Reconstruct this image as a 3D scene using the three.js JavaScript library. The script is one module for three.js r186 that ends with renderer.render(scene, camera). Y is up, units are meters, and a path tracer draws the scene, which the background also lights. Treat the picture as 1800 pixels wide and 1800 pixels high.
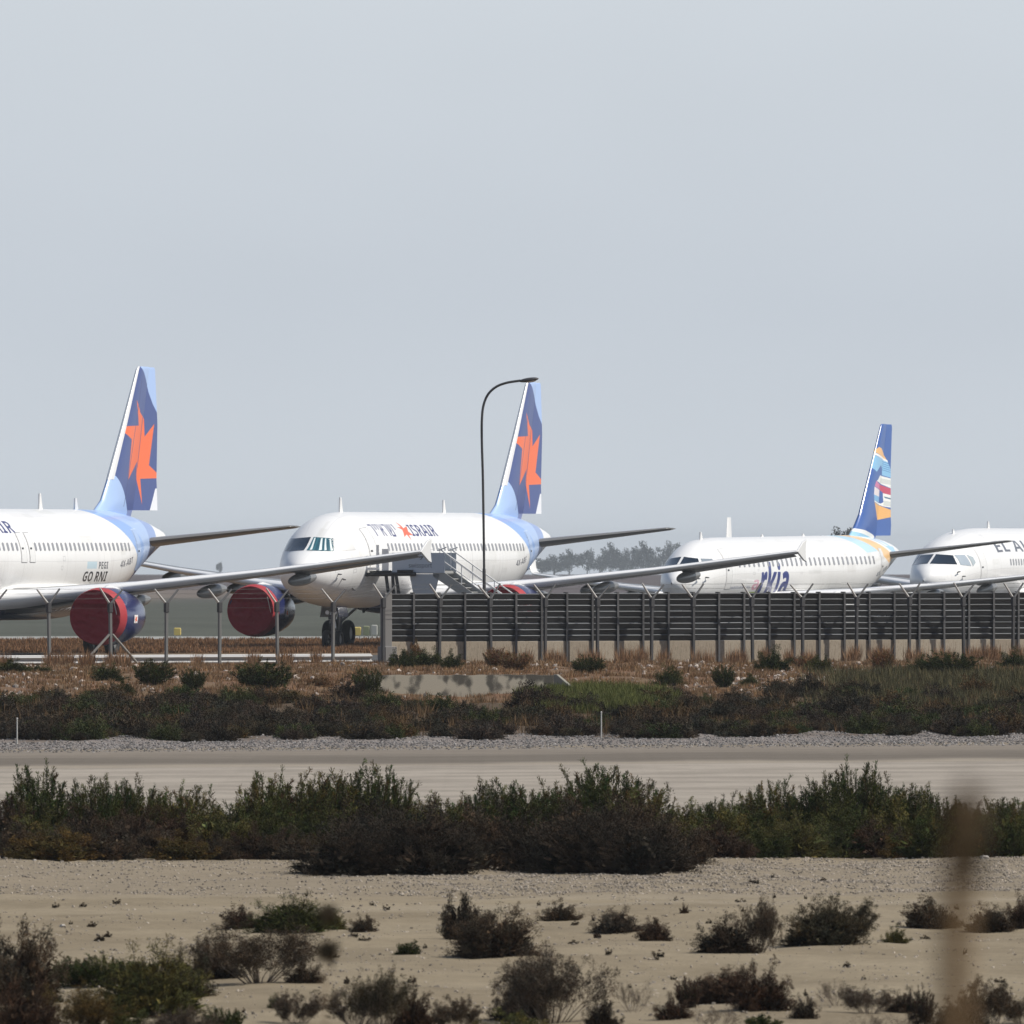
import * as THREE from 'three';
import { mergeGeometries } from 'three/addons/utils/BufferGeometryUtils.js';
import { RoundedBoxGeometry } from 'three/addons/geometries/RoundedBoxGeometry.js';
import { createNoise2D, createNoise3D } from 'simplex-noise';

// ------------------------------------------------------------------ camera, sky, sun, exposure
const F = 27000, HZ = 968, EYE = 4.2;             // focal length in 1800ths of the frame, horizon row, eye height
const scene = new THREE.Scene();
const camera = new THREE.PerspectiveCamera(2 * Math.atan(900 / F) * 180 / Math.PI, 1, 0.5, 20000);
camera.position.set(0, EYE, 0);
camera.lookAt(0, EYE + 1000 * (HZ - 900) / F, -1000);
camera.focus = 430; camera.userData.fStop = 20;
const renderer = new THREE.WebGLRenderer({ antialias: true });
renderer.setSize(1024, 1024);
renderer.toneMapping = THREE.LinearToneMapping;
renderer.toneMappingExposure = 1.0;
renderer.shadowMap.enabled = true;

const SUN = new THREE.Vector3(0.70, 0.80, 0.03).normalize();
const sun = new THREE.DirectionalLight(new THREE.Color(1.0, 0.94, 0.85), 4.9);
sun.position.set(0, 0, -600).addScaledVector(SUN, 1500);
sun.target.position.set(0, 0, -600);
sun.castShadow = true; sun.shadow.radius = 1;
Object.assign(sun.shadow.camera, { left: -700, right: 700, top: 700, bottom: -700, near: 1, far: 4000 });
sun.shadow.mapSize.set(4096, 4096);
scene.add(sun, sun.target);

{ // hazy summer sky: pale at the horizon, bluer towards the zenith
  const W = 1024, H = 2048, cloud = (() => { const f = createNoise2D(() => .37); return (x, y) => f(x, y); })(), data = new Float32Array(W * H * 4);
  const stops = [[-90, .585, .635, .69], [-.4, .585, .635, .69], [0.3, .595, .645, .70], [0.9, .565, .615, .675], [2.2, .625, .675, .725], [6, .50, .56, .63], [14, .32, .38, .48], [28, .19, .25, .36], [50, .12, .18, .30], [90, .08, .13, .25]];
  for (let j = 0; j < H; j++) {
    const el = -90 + (j + .5) / H * 180;
    let k = 0; while (k < stops.length - 2 && el > stops[k + 1][0]) k++;
    const a = stops[k], b = stops[k + 1], t = Math.min(1, Math.max(0, (el - a[0]) / (b[0] - a[0])));
    for (let i = 0; i < W; i++) { const o = (j * W + i) * 4; const v = 1 + .012 * cloud(i * .7, el * 1.1) + .008 * cloud(i * 2.1, el * 3.5); for (let c = 0; c < 3; c++) data[o + c] = (a[c + 1] + (b[c + 1] - a[c + 1]) * t) * v; data[o + 3] = 1; }
  }
  const sky = new THREE.DataTexture(data, W, H, THREE.RGBAFormat, THREE.FloatType);
  sky.mapping = THREE.EquirectangularReflectionMapping; sky.magFilter = THREE.LinearFilter; sky.needsUpdate = true;
  scene.background = sky; scene.environment = sky;
}
scene.fog = new THREE.FogExp2(new THREE.Color(0.86, 0.93, 1.0), 0.00006);

// ------------------------------------------------------------------ helpers
const rnd = (seed) => () => { seed = (seed + 0x6d2b79f5) | 0; let t = Math.imul(seed ^ (seed >>> 15), 1 | seed); t = (t + Math.imul(t ^ (t >>> 7), 61 | t)) ^ t; return ((t ^ (t >>> 14)) >>> 0) / 4294967296; };
const n2 = createNoise2D(rnd(11)), n2b = createNoise2D(rnd(12)), n3 = createNoise3D(rnd(13));
const V = (x, y, z) => new THREE.Vector3(x, y, z);
const lerp = (a, b, t) => a + (b - a) * t, clamp = (x, a, b) => Math.min(b, Math.max(a, x));
const sst = (a, b, x) => { const t = clamp((x - a) / (b - a), 0, 1); return t * t * (3 - 2 * t); };
const D2R = Math.PI / 180;
const used = {};
function numbered(n) { const k = used[n] = (used[n] ?? -1) + 1; return k ? n + '_' + String(k).padStart(3, '0') : n; }
function tag(o, label, category, group, kind) { Object.assign(o.userData, { label, category }); if (group) o.userData.group = group; if (kind) o.userData.kind = kind; return o; }
function shade(o) { o.castShadow = o.receiveShadow = true; return o; }
function thing(name, label, category, pos, turn = 0, group) { const o = new THREE.Group(); o.name = numbered(name); o.position.copy(pos); o.rotation.y = turn; scene.add(o); return tag(o, label, category, group); }
function part(name, geo, m, parent, label) { const o = shade(new THREE.Mesh(geo, m)); o.name = name; parent.add(o); if (label) o.userData.label = label; return o; }
function struct(name, geo, m) { const o = shade(new THREE.Mesh(geo, m)); o.name = numbered(name); o.userData.kind = 'structure'; scene.add(o); return o; }
const mat = (r, g, b, rough = .6, more = {}) => new THREE.MeshStandardMaterial({ color: new THREE.Color().setRGB(r, g, b), roughness: rough, ...more });
const gloss = (r, g, b, rough = .35, more = {}) => new THREE.MeshPhysicalMaterial({ color: new THREE.Color().setRGB(r, g, b), roughness: rough, clearcoat: .6, clearcoatRoughness: .15, ...more });
function canvasTex(w, h, draw, more = {}) { const c = document.createElement('canvas'); c.width = w; c.height = h; draw(c.getContext('2d'), w, h); const t = new THREE.CanvasTexture(c); t.colorSpace = THREE.SRGBColorSpace; t.magFilter = THREE.LinearFilter; Object.assign(t, more); return t; }
function strip(g) { const o = g.index ? g.toNonIndexed() : g; for (const k of Object.keys(o.attributes)) if (k !== 'position' && k !== 'normal') o.deleteAttribute(k); return o; }
const join = (list) => mergeGeometries(list.map(strip));
function box(cx, cy, cz, sx, sy, sz, rx = 0, ry = 0, rz = 0) { const g = new THREE.BoxGeometry(sx, sy, sz); if (rx) g.rotateX(rx); if (rz) g.rotateZ(rz); if (ry) g.rotateY(ry); return g.translate(cx, cy, cz); }
function rbox(cx, cy, cz, sx, sy, sz, r = .02) { return new RoundedBoxGeometry(sx, sy, sz, 1, r).translate(cx, cy, cz); }
function bar(a, b, r0, r1 = r0, n = 8) {
  const d = b.clone().sub(a), g = new THREE.CylinderGeometry(r1, r0, d.length(), n, 1);
  g.applyQuaternion(new THREE.Quaternion().setFromUnitVectors(V(0, 1, 0), d.normalize()));
  return g.translate((a.x + b.x) / 2, (a.y + b.y) / 2, (a.z + b.z) / 2);
}
function geoOf(pos, idx, more = {}) {
  const g = new THREE.BufferGeometry(); g.setAttribute('position', new THREE.Float32BufferAttribute(pos, 3));
  if (more.uv) g.setAttribute('uv', new THREE.Float32BufferAttribute(more.uv, 2));
  if (more.color) g.setAttribute('color', new THREE.Float32BufferAttribute(more.color, 3));
  if (idx) g.setIndex(idx); g.computeVertexNormals(); return g;
}

// ------------------------------------------------------------------ terrain
const diag = (x) => clamp(x, -60, 60) * 0.55;                    // the road, bank and fences run off to the right
function ground(x, d) {
  let h = 3.2 * Math.exp(-((d / 45) ** 2));                       // the low mound that the picture is taken from
  const q = d - diag(x);
  if (d > 60 && d < 245) {
    const k = sst(60, 100, d) * (1 - sst(232, 245, d));
    h += k * (0.05 * n2(x / 5, d / 9) + 0.022 * n2b(x / 1.3, d / 2.6) + 0.008 * n2(x / .45 + 9, d / .8));
  }
  const up = sst(332, 428, q) * .82;
  h += up * (1 - .5 * sst(460, 470, q) - .5 * sst(472, 522, q));
  if (q > 335 && q < 470) h += sst(335, 350, q) * (1 - sst(455, 470, q)) * (0.07 * n2(x / 3.2, q / 8) + .035 * n2b(x / .9, q / 2.2));
  h -= .36 * Math.exp(-(((x + 1.2) / 3.5) ** 4)) * Math.exp(-(((d - 392) / 7) ** 2));   // the ditch before the headwall
  if (d > 2500) h -= (d - 2500) * .0015;
  return h;
}
const at = (px, d, h) => V((px - 900) / F * d, h ?? ground((px - 900) / F * d, d), -d);
function onGround(px, py) {                                        // the first spot of the ground that a row of the picture sees
  const k = (px - 900) / F, drop = (py - HZ) / F, end = (457.5 - 1.3) / (1 - Math.tan(35 * D2R) * k), gap = (d) => EYE - drop * d - ground(k * d, d);
  let d = (EYE - 1.15) / drop; if (d > end) return at(px, end);
  while (gap(d) > 0) { d += .4; if (d > end) return at(px, end); }
  let lo = d - .4, hi = d; for (let i = 0; i < 14; i++) { const m = (lo + hi) / 2; gap(m) > 0 ? lo = m : hi = m; }
  return at(px, hi);
}
const grain = (() => {                                            // fine grain, tiles without a seam
  const N = 1024, a = new Uint8Array(N * N * 4), r = rnd(5);
  const tile = (x, y, f) => { const u = x / N * Math.PI * 2, v = y / N * Math.PI * 2; return n3(Math.cos(u) * f + Math.cos(v) * f * .37, Math.sin(u) * f + 5, Math.sin(v) * f + Math.cos(v) * f); };
  for (let y = 0; y < N; y++) for (let x = 0; x < N; x++) {
    let v = .83 + .06 * tile(x, y, 1.6) + .06 * tile(x, y, 6) + .07 * tile(x, y, 24) + (r() - .5) * .16;
    const s = r(); if (s > .985) v -= .3; else if (s < .012) v += .2;
    const o = (y * N + x) * 4; a[o] = a[o + 1] = a[o + 2] = clamp(v, 0, 1) * 255; a[o + 3] = 255;
  }
  const t = new THREE.DataTexture(a, N, N); t.wrapS = t.wrapT = THREE.RepeatWrapping; t.magFilter = THREE.LinearFilter; t.needsUpdate = true; return t;
})();
const C = (r, g, b) => [r, g, b], mix = (a, b, t) => [lerp(a[0], b[0], t), lerp(a[1], b[1], t), lerp(a[2], b[2], t)];
const SAND = C(.288, .238, .163), SAND2 = C(.225, .183, .124), GRAVEL = C(.27, .225, .165), SOIL = C(.185, .105, .064), STRAW = C(.185, .125, .076), FIELD = C(.100, .107, .088), FAR = C(.135, .118, .122), FARPALE = C(.24, .20, .165), GREEN = C(.06, .075, .03);
function soil(x, d) {
  const q = d - diag(x), w = 6 * n2(x / 4, d / 6) + 3 * n2b(x / 1.2, d / 2);
  let c = mix(SAND, SAND2, clamp(.5 + .55 * n2(x / 2.4, d / 5) + .3 * n2b(x / .7, d / 1.5), 0, 1));
  c = mix(c, C(.34, .285, .20), .5 * clamp(.1 + n2b(x / 7 + 4, d / 7) * 1.1, 0, 1));
  const rut = Math.min(Math.abs(d - 181.5 - x * .35), Math.abs(d - 186.5 - x * .35)); c = mix(c, C(.34, .29, .215), .6 * (1 - sst(.4, 1.3, rut)) * sst(-9, 2, x));
  c = mix(c, GRAVEL, .8 * sst(184, 192, d + w * .6) * (1 - sst(206, 212, d)));
  c = mix(c, C(.24, .21, .19), sst(326, 334, q));
  c = mix(c, C(.105, .075, .05), sst(342, 350, q + w));
  c = mix(c, mix(SOIL, STRAW, clamp(.5 + .8 * n2(x / 1.8, q / 5), 0, 1)), sst(382, 396, q + w));
  c = mix(c, STRAW, sst(470, 520, q));
  c = mix(c, FIELD, sst(716, 722, d));
  if (d > 900) {
    c = mix(c, FAR, sst(1150, 1450, d + x * 2));
    c = mix(c, FARPALE, .7 * sst(1250, 1330, d - (x + 30) * 22) * (1 - sst(1700, 1850, d - (x + 30) * 22)) * (1 - sst(-24, -12, x)));
  }
  if (d > 520) c = mix(c, C(c[0] * .8, c[1] * .8, c[2] * .8), clamp(.5 + .7 * n2(x / 9, d / 60), 0, 1));
  return c;
}
function steps(list) { const o = []; for (const [a, b, s] of list) for (let v = a; v < b - 1e-6; v += s) o.push(v); o.push(list.at(-1)[1]); return o; }
function sheet(xs, ds, high, tint, per = 4) {
  const pos = [], col = [], uv = [], idx = [], n = xs.length;
  for (const d of ds) for (const x of xs) { pos.push(x, high(x, d), -d); col.push(...tint(x, d)); uv.push(x / per, d / per); }
  for (let j = 0; j < ds.length - 1; j++) for (let i = 0; i < n - 1; i++) { const a = j * n + i; idx.push(a, a + 1, a + n, a + 1, a + n + 1, a + n); }
  return geoOf(pos, idx, { uv, color: col });
}
const earth = new THREE.MeshPhysicalMaterial({ specularIntensity: .2, vertexColors: true, map: grain, roughness: 1, bumpMap: grain, bumpScale: .012 });
{
  const half = steps([[0, 20, .4], [20, 60, 4], [60, 300, 40], [300, 3000, 450], [3000, 9000, 3000]]);
  const xs = [...half.slice(1).reverse().map((v) => -v), ...half];
  struct('ground', sheet(xs, steps([[-200, 0, 40], [0, 120, 5], [120, 245, .4], [245, 345, 2], [345, 480, .8], [480, 720, 3], [720, 1000, 20], [1000, 3000, 100], [3000, 9500, 650]]), ground, soil), earth);
  const lane = steps([[-60, -24, 6], [-24, 24, .6], [24, 60, 6]]);
  const slant = (q0, q1, step, lift, tint) => sheet(lane, steps([[q0, q1, step]]), () => lift, (x, q) => tint(x, q), 4);
  const shear = (g) => { const p = g.attributes.position; for (let i = 0; i < p.count; i++) p.setZ(i, p.getZ(i) - diag(p.getX(i))); g.computeVertexNormals(); return g; };
  struct('dirt_road', shear(slant(240, 301, 1, .004, (x, q) => mix(C(.395, .352, .298), C(.285, .252, .212), clamp(.42 + .5 * n2(x / 9, q / 5) + .35 * n2b(x / 2.6, q / 5) + .3 * n2b(x / .7 + 7, q / 2.5), 0, 1)))), earth);
  struct('dark_track', shear(slant(301, 327, 1, .006, (x, q) => mix(mix(C(.355, .31, .25), C(.165, .143, .118), sst(301, 307, q + 1.6 * n2(x / 4, 3) + .8 * n2b(x / 1.1, q))), C(.245, .212, .175), clamp(sst(310, 324, q + 3 * n2(x / 5, q / 3)) + .3 * n2(x / 8, q / 1.6), 0, 1)))), earth);
  struct('apron', sheet(steps([[-5.2, 120, 12.5]]), steps([[560, 640, 8], [640, 1000, 20]]), () => .006, () => C(.10, .10, .10), 6), earth);
  struct('apron_edge', sheet(steps([[-120, -5.2, 11.4]]), steps([[560, 618, 6]]), () => .006, () => C(.10, .10, .10), 6), earth);
  struct('taxiway', sheet(steps([[-200, 200, 20]]), steps([[722, 752, 6]]), () => .006, (x, d) => C(.36, .36, .34), 6), earth);
}

// ------------------------------------------------------------------ airliners
const WHITE = C(.80, .80, .79);
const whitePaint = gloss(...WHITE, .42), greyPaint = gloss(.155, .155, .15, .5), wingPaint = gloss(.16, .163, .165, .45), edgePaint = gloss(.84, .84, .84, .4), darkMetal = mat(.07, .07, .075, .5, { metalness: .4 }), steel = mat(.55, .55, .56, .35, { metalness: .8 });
const tailBlue = gloss(.39, .53, .80, .4);
const rubber = mat(.018, .018, .019, .85), glassDark = new THREE.MeshPhysicalMaterial({ color: new THREE.Color().setRGB(.010, .016, .024), roughness: .12, clearcoat: 1 }), cabinGlass = gloss(.27, .27, .29, .3), navyPaint = gloss(.022, .030, .115, .25), exhaust = mat(.12, .115, .11, .45, { metalness: .7 });
const redCoverShaded = new THREE.MeshPhysicalMaterial({ specularIntensity: .3, color: new THREE.Color().setRGB(.20, .013, .021), roughness: .8, side: THREE.DoubleSide });  // cover front: red darkened, its shade is put into the colour
const redCoverSunlit = new THREE.MeshStandardMaterial({ color: new THREE.Color().setRGB(.36, .025, .033), roughness: .7 });  // collar of the same cloth, brighter red with the sunlight painted in
function pchip(table, k) {
  const x = table.map((r) => r[0]), y = table.map((r) => r[k]), n = x.length, m = [], dl = [];
  for (let i = 0; i < n - 1; i++) dl[i] = (y[i + 1] - y[i]) / (x[i + 1] - x[i]);
  for (let i = 0; i < n; i++) m[i] = i === 0 ? dl[0] : i === n - 1 ? dl[n - 2] : dl[i - 1] * dl[i] <= 0 ? 0 : 2 / (1 / dl[i - 1] + 1 / dl[i]);
  return (s) => { let i = 0; while (i < n - 2 && s > x[i + 1]) i++; const h = x[i + 1] - x[i], t = clamp((s - x[i]) / h, 0, 1); return y[i] * (1 + 2 * t) * (1 - t) ** 2 + h * m[i] * t * (1 - t) ** 2 + y[i + 1] * t * t * (3 - 2 * t) + h * m[i + 1] * t * t * (t - 1); };
}
function body(table) {
  const top = pchip(table, 1), bot = pchip(table, 2), hw = pchip(table, 3), L = table.at(-1)[0];
  const point = (s, f) => { const c = (top(s) + bot(s)) / 2, r = (top(s) - bot(s)) / 2; return V(hw(s) * Math.sin(f), c + r * Math.cos(f), -s); };
  const normal = (s, f) => { const e = .03, a = point(clamp(s - e, 0.001, L), f), b = point(clamp(s + e, 0.001, L), f), c = point(s, f - e), d = point(s, f + e); return b.sub(a).cross(d.sub(c)).normalize().multiplyScalar(-1); };
  const sides = (s, y) => { const c = (top(s) + bot(s)) / 2, r = (top(s) - bot(s)) / 2; return Math.acos(clamp((y - c) / r, -1, 1)); };
  const front = (x, y) => { let a = .001, b = 7; for (let i = 0; i < 40; i++) { const s = (a + b) / 2, c = (top(s) + bot(s)) / 2, r = (top(s) - bot(s)) / 2; if ((x / hw(s)) ** 2 + ((y - c) / r) ** 2 > 1) a = s; else b = s; } return b; };
  return { top, bot, hw, L, point, normal, sides, front };
}
function skin(B, stations, n = 72) {
  const pos = [], uv = [], idx = [];
  for (const s of stations) for (let i = 0; i <= n; i++) { const f = -Math.PI + i / n * 2 * Math.PI, p = B.point(s, f); pos.push(p.x, p.y, p.z); uv.push(s / B.L, 1 - i / n); }
  for (let j = 0; j < stations.length - 1; j++) for (let i = 0; i < n; i++) { const a = j * (n + 1) + i, b = a + n + 1; idx.push(a, a + 1, b, a + 1, b + 1, b); }
  const g = geoOf(pos, idx, { uv }), N = g.attributes.normal;
  for (let j = 0; j < stations.length; j++) { const a = j * (n + 1), b = a + n, v = V(N.getX(a) + N.getX(b), N.getY(a) + N.getY(b), N.getZ(a) + N.getZ(b)).normalize(); N.setXYZ(a, v.x, v.y, v.z); N.setXYZ(b, v.x, v.y, v.z); }
  return g;
}
function patch(B, corner, lift, k = 8, thick = 0) {                // a plate that follows the skin; corner(u, v) gives [s, angle]
  const pos = [], uv = [], idx = [];
  for (let j = 0; j <= k; j++) for (let i = 0; i <= k; i++) { const [s, f] = corner(i / k, j / k), p = B.point(s, f).addScaledVector(B.normal(s, f), lift); pos.push(p.x, p.y, p.z); uv.push(i / k, 1 - j / k); }
  for (let j = 0; j < k; j++) for (let i = 0; i < k; i++) { const a = j * (k + 1) + i, b = a + k + 1; idx.push(a, b, a + 1, a + 1, b, b + 1); }
  return geoOf(pos, idx, { uv });
}
const bil = (q, u, v) => [0, 1].map((k) => lerp(lerp(q[0][k], q[1][k], u), lerp(q[3][k], q[2][k], u), v));   // corners: top-left, top-right, bottom-right, bottom-left
function foil(from, to, n = 11) {                                  // closed loop of an aerofoil between two shares of the chord
  const half = (x) => 5 * (.2969 * Math.sqrt(x) - .126 * x - .3516 * x * x + .2843 * x ** 3 - .1036 * x ** 4), up = [];
  for (let i = 0; i <= n; i++) { const x = lerp(from, to, from > 0 ? i / n : .5 - .5 * Math.cos(Math.PI * i / n)); up.push([x, half(x) + .002]); }
  return [...up.slice().reverse(), ...up.slice(from > 0 ? 0 : 1).map(([x, y]) => [x, -y])];
}
function surface(secs, loop, place, uvOf) {
  const pos = [], uv = [], idx = [], n = loop.length;
  for (const s of secs) for (const [x, y] of loop) { const p = place(s, x, y); pos.push(p.x, p.y, p.z); if (uvOf) uv.push(...uvOf(s, x)); }
  for (let j = 0; j < secs.length - 1; j++) for (let i = 0; i < n; i++) { const a = j * n + i, b = j * n + (i + 1) % n; idx.push(a, b, a + n, b, b + n, a + n); }
  for (const j of [0, secs.length - 1]) { const o = j * n; for (let i = 1; i < n - 1; i++) j ? idx.push(o, o + i, o + i + 1) : idx.push(o, o + i + 1, o + i); }
  return geoOf(pos, idx, uvOf ? { uv } : {}).toNonIndexed();
}
function crease(g, angle = 40) {                                   // smooth inside bends, sharp at edges
  const p = g.attributes.position, nrm = new Float32Array(p.count * 3), key = {}, face = [], lim = Math.cos(angle * D2R);
  for (let i = 0; i < p.count; i += 3) { const a = V().fromBufferAttribute(p, i), b = V().fromBufferAttribute(p, i + 1), c = V().fromBufferAttribute(p, i + 2), n = b.sub(a).cross(c.sub(a)); const l = n.length(); for (let k = 0; k < 3; k++) { face[i + k] = n; (key[[p.getX(i + k), p.getY(i + k), p.getZ(i + k)].map((v) => Math.round(v * 2e3)).join()] ??= []).push(i + k); } n.l = l; }
  for (const list of Object.values(key)) for (const i of list) { const s = V(0, 0, 0); for (const j of list) if (face[i].dot(face[j]) >= lim * face[i].l * face[j].l) s.add(face[j]); s.normalize(); nrm.set([s.x, s.y, s.z], i * 3); }
  g.setAttribute('normal', new THREE.BufferAttribute(nrm, 3)); return g;
}
function wing(secs, sgn, loop = foil(0, 1), lift = 0) {
  const place = (s, x, y) => { const t = (s.tw || 0) * D2R, dx = x * s.c; return V(sgn * s.x, s.y + lift + y * s.t * s.c - Math.sin(t) * dx, -(s.s + dx * Math.cos(t))); };
  return crease(surface(sgn > 0 ? secs : secs.map((s) => s), sgn > 0 ? loop : loop.slice().reverse(), place), 45);
}
function between(secs, x) { let i = 0; while (i < secs.length - 2 && x > secs[i + 1].x) i++; const a = secs[i], b = secs[i + 1], t = (x - a.x) / (b.x - a.x), o = {}; for (const k of ['x', 's', 'c', 'y', 't', 'tw']) o[k] = lerp(a[k] || 0, b[k] || 0, t); return o; }
function windowShape(w, h, r = .1) { const s = new THREE.Shape(); s.moveTo(-w / 2 + r, -h / 2); s.lineTo(w / 2 - r, -h / 2); s.quadraticCurveTo(w / 2, -h / 2, w / 2, -h / 2 + r); s.lineTo(w / 2, h / 2 - r); s.quadraticCurveTo(w / 2, h / 2, w / 2 - r, h / 2); s.lineTo(-w / 2 + r, h / 2); s.quadraticCurveTo(-w / 2, h / 2, -w / 2, h / 2 - r); s.lineTo(-w / 2, -h / 2 + r); s.quadraticCurveTo(-w / 2, -h / 2, -w / 2 + r, -h / 2); return new THREE.ExtrudeGeometry(s, { depth: .012, bevelEnabled: false, curveSegments: 3 }).translate(0, 0, -.004); }

function weather(g, seed) {                                          // panel joints, hatches, rain streaks and patched paint on the white skin
  const r = rnd(Math.floor(seed * 100)); g.strokeStyle = 'rgba(150,150,152,.35)'; g.lineWidth = 1;
  for (const y of [120, 250, 380, 470, 560, 600, 690, 770, 850, 930]) { g.beginPath(); g.moveTo(0, y); g.lineTo(2048, y); g.stroke(); }
  for (let i = 0; i < 60; i++) { g.fillStyle = `rgba(${r() > .5 ? '205,204,200' : '246,246,246'},${.10 + .2 * r()})`; g.fillRect(r() * 2000, 512 + r() * 420, 20 + 90 * r(), 10 + 40 * r()); }
  for (let i = 0; i < 150; i++) { const x = r() * 2048, y = 640 + r() * 200; g.fillStyle = `rgba(150,142,128,${.04 + .10 * r()})`; g.fillRect(x, y, 1 + 2 * r(), 40 + 140 * r()); }
  g.strokeStyle = 'rgba(110,110,114,.6)'; for (let i = 0; i < 22; i++) g.strokeRect(r() * 2000, 700 + r() * 240, 8 + 14 * r(), 6 + 10 * r());
}
function airliner(S) {
  const t = thing('airliner', S.label, 'airliner', V(S.nose[0], 0, -S.nose[1]), (S.turn ?? -17.4) * D2R, 'airliners parked in a row behind the fence');
  if (S.pitch) t.rotation.set(S.pitch, t.rotation.y, 0, 'YXZ');
  const B = body(S.table), L = B.L;
  const st = []; for (let i = 0; i <= 44; i++) st.push(.002 + 7 * (i / 44) ** 1.7); for (let s = 8; s < L - 13; s += 1) st.push(s); for (let i = 0; i <= 26; i++) st.push(L - 13 + 13 * i / 26);
  const skinMap = canvasTex(2048, 1024, (g, w, h) => { g.fillStyle = '#ededec'; g.fillRect(0, 0, w, h); weather(g, S.nose[0]); S.livery(g, (s) => s / L * w, (deg) => h / 2 + deg / 180 * h / 2, L); });
  const fus = part('fuselage', skin(B, st), new THREE.MeshPhysicalMaterial({ map: skinMap, roughness: .42, clearcoat: .5, clearcoatRoughness: .15 }), t);
  // windows, doors
  const win = windowShape(S.win[2], S.win[3]);
  for (const [a, b] of S.rows) for (let s = a; s < b; s += S.win[1]) {
    const f = B.sides(s, S.win[0]), o = part('window', win, cabinGlass, fus), z = B.normal(s, f), x = V(0, 0, -1).addScaledVector(z, z.z).normalize(), y = z.clone().cross(x);
    o.matrix.makeBasis(x, y, z).setPosition(B.point(s, f)); o.matrix.decompose(o.position, o.quaternion, o.scale);
  }
  for (const [s0, s1, y0, y1, dyed] of S.doors) {
    const d = part('door', patch(B, (u, v) => { const s = lerp(s0, s1, u); return [s, B.sides(s, lerp(y1, y0, v))]; }, .012), dyed ? tailBlue : whitePaint, t);
    part('handle', patch(B, (u, v) => { const s = lerp(s0 + .12, s0 + .32, u); return [s, B.sides(s, lerp(lerp(y0, y1, .5), lerp(y0, y1, .5) - .07, v))]; }, .025, 2), darkMetal, d);
  }
  for (const sg of [1, -1]) for (const [q, ms, by] of S.cockpit) {
    const m = Array.isArray(ms) ? ms[sg > 0 ? 0 : 1] : ms;
    const g = patch(B, (u, v) => { const [a, b] = bil(q, u, v); return by === 'side' ? [a, sg * B.sides(a, b)] : (() => { const s = B.front(a, b); return [s, sg * B.sides(s, b)]; })(); }, .012, 8);
    part('cockpit_window', g, m, t);
  }
  // belly fairing
  if (S.fairing) {
    const { s0, s1, w, top, bot, m } = S.fairing, pos = [], idx = [], n = 40, rows = 26;
    for (let j = 0; j <= rows; j++) { const u = j / rows, s = lerp(s0, s1, u), k = Math.sqrt(Math.max(0, 1 - (2 * u - 1) ** 4)); for (let i = 0; i < n; i++) { const a = i / n * 2 * Math.PI, ca = Math.cos(a), sa = Math.sin(a), e = 2 / 2.6, x = w * k * Math.sign(sa) * Math.abs(sa) ** e, y = (top + bot) / 2 + (top - bot) / 2 * k * Math.sign(ca) * Math.abs(ca) ** e + (1 - k) * .6; pos.push(x, y, -s); } }
    for (let j = 0; j < rows; j++) for (let i = 0; i < n; i++) { const a = j * n + i, b = j * n + (i + 1) % n; idx.push(a, b, a + n, b, b + n, a + n); }
    const keep = [], low = []; for (let i = 0; i < idx.length; i += 3) ((pos[idx[i] * 3 + 1] + pos[idx[i + 1] * 3 + 1] + pos[idx[i + 2] * 3 + 1]) / 3 < S.fairing.split ? low : keep).push(idx[i], idx[i + 1], idx[i + 2]);
    const whole = geoOf(pos, idx), of = (list) => { const g = new THREE.BufferGeometry(); g.setAttribute('position', whole.attributes.position); g.setAttribute('normal', whole.attributes.normal); g.setIndex(list); return strip(g); };
    part('belly_fairing', of(keep), whitePaint, t); part('belly_panel', of(low), m, t);
  }
  // wings
  for (const sg of [1, -1]) {
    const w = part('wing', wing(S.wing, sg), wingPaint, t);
    part('leading_edge', wing(S.wing.map((q) => ({ ...q, s: q.s - .012, t: q.t * 1.04 })), sg, foil(0, .085, 7).map(([x, y]) => [x, y + .002])), edgePaint, w);
    const [a0, a1, tw] = S.aileron, piece = (x) => { const s = between(S.wing, x); const le = .70 * s.c; return { x, s: s.s + le, c: .32 * s.c, y: s.y - Math.sin((s.tw || 0) * D2R) * le - .02 - .02 * s.c, t: .10, tw }; };
    part('aileron', wing([piece(a0), piece((a0 + a1) / 2), piece(a1)], sg), greyPaint, w);
    for (const x of S.pods) {
      const s = between(S.wing, x), g = new THREE.SphereGeometry(1, 16, 12); g.scale(.2, .27, 1.5 + .1 * s.c); g.rotateX(.06); g.translate(sg * x, s.y - .25 - .06 * s.c, -(s.s + .72 * s.c + .3));
      part('flap_fairing', g, greyPaint, w);
    }
    const e = S.wing.at(-1);
    if (S.tip === 'arrow') {
      const sh = new THREE.Shape(); sh.moveTo(0, 0); sh.lineTo(-.85, .40); sh.lineTo(-1.35, .5); sh.lineTo(-1.2, 0); sh.lineTo(-1.35, -.42); sh.lineTo(-1.0, -.36); sh.closePath();
      const g = new THREE.ExtrudeGeometry(sh, { depth: .05, bevelEnabled: true, bevelSize: .02, bevelThickness: .02, bevelSegments: 1 }); g.rotateY(-Math.PI / 2).translate(sg * (e.x + .02) + .025, e.y, -e.s - .05);
      part('wingtip_fence', g, whitePaint, w);
    } else {
      const secs = []; for (let i = 0; i <= 8; i++) { const u = i / 8, a = Math.min(1, u * 2.2) * 76 * D2R, run = S.tip * u; secs.push({ u, x: e.x + (u < .45 ? run * .8 : S.tip * .36 + (u - .45) * S.tip * .24) * .5, y: e.y + (u < .45 ? S.tip * u * u * .8 : S.tip * .162 + (u - .45) * S.tip * .97), s: e.s + run * .55, c: e.c * lerp(1, .45, u), t: e.t * .9, a }); }
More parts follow.
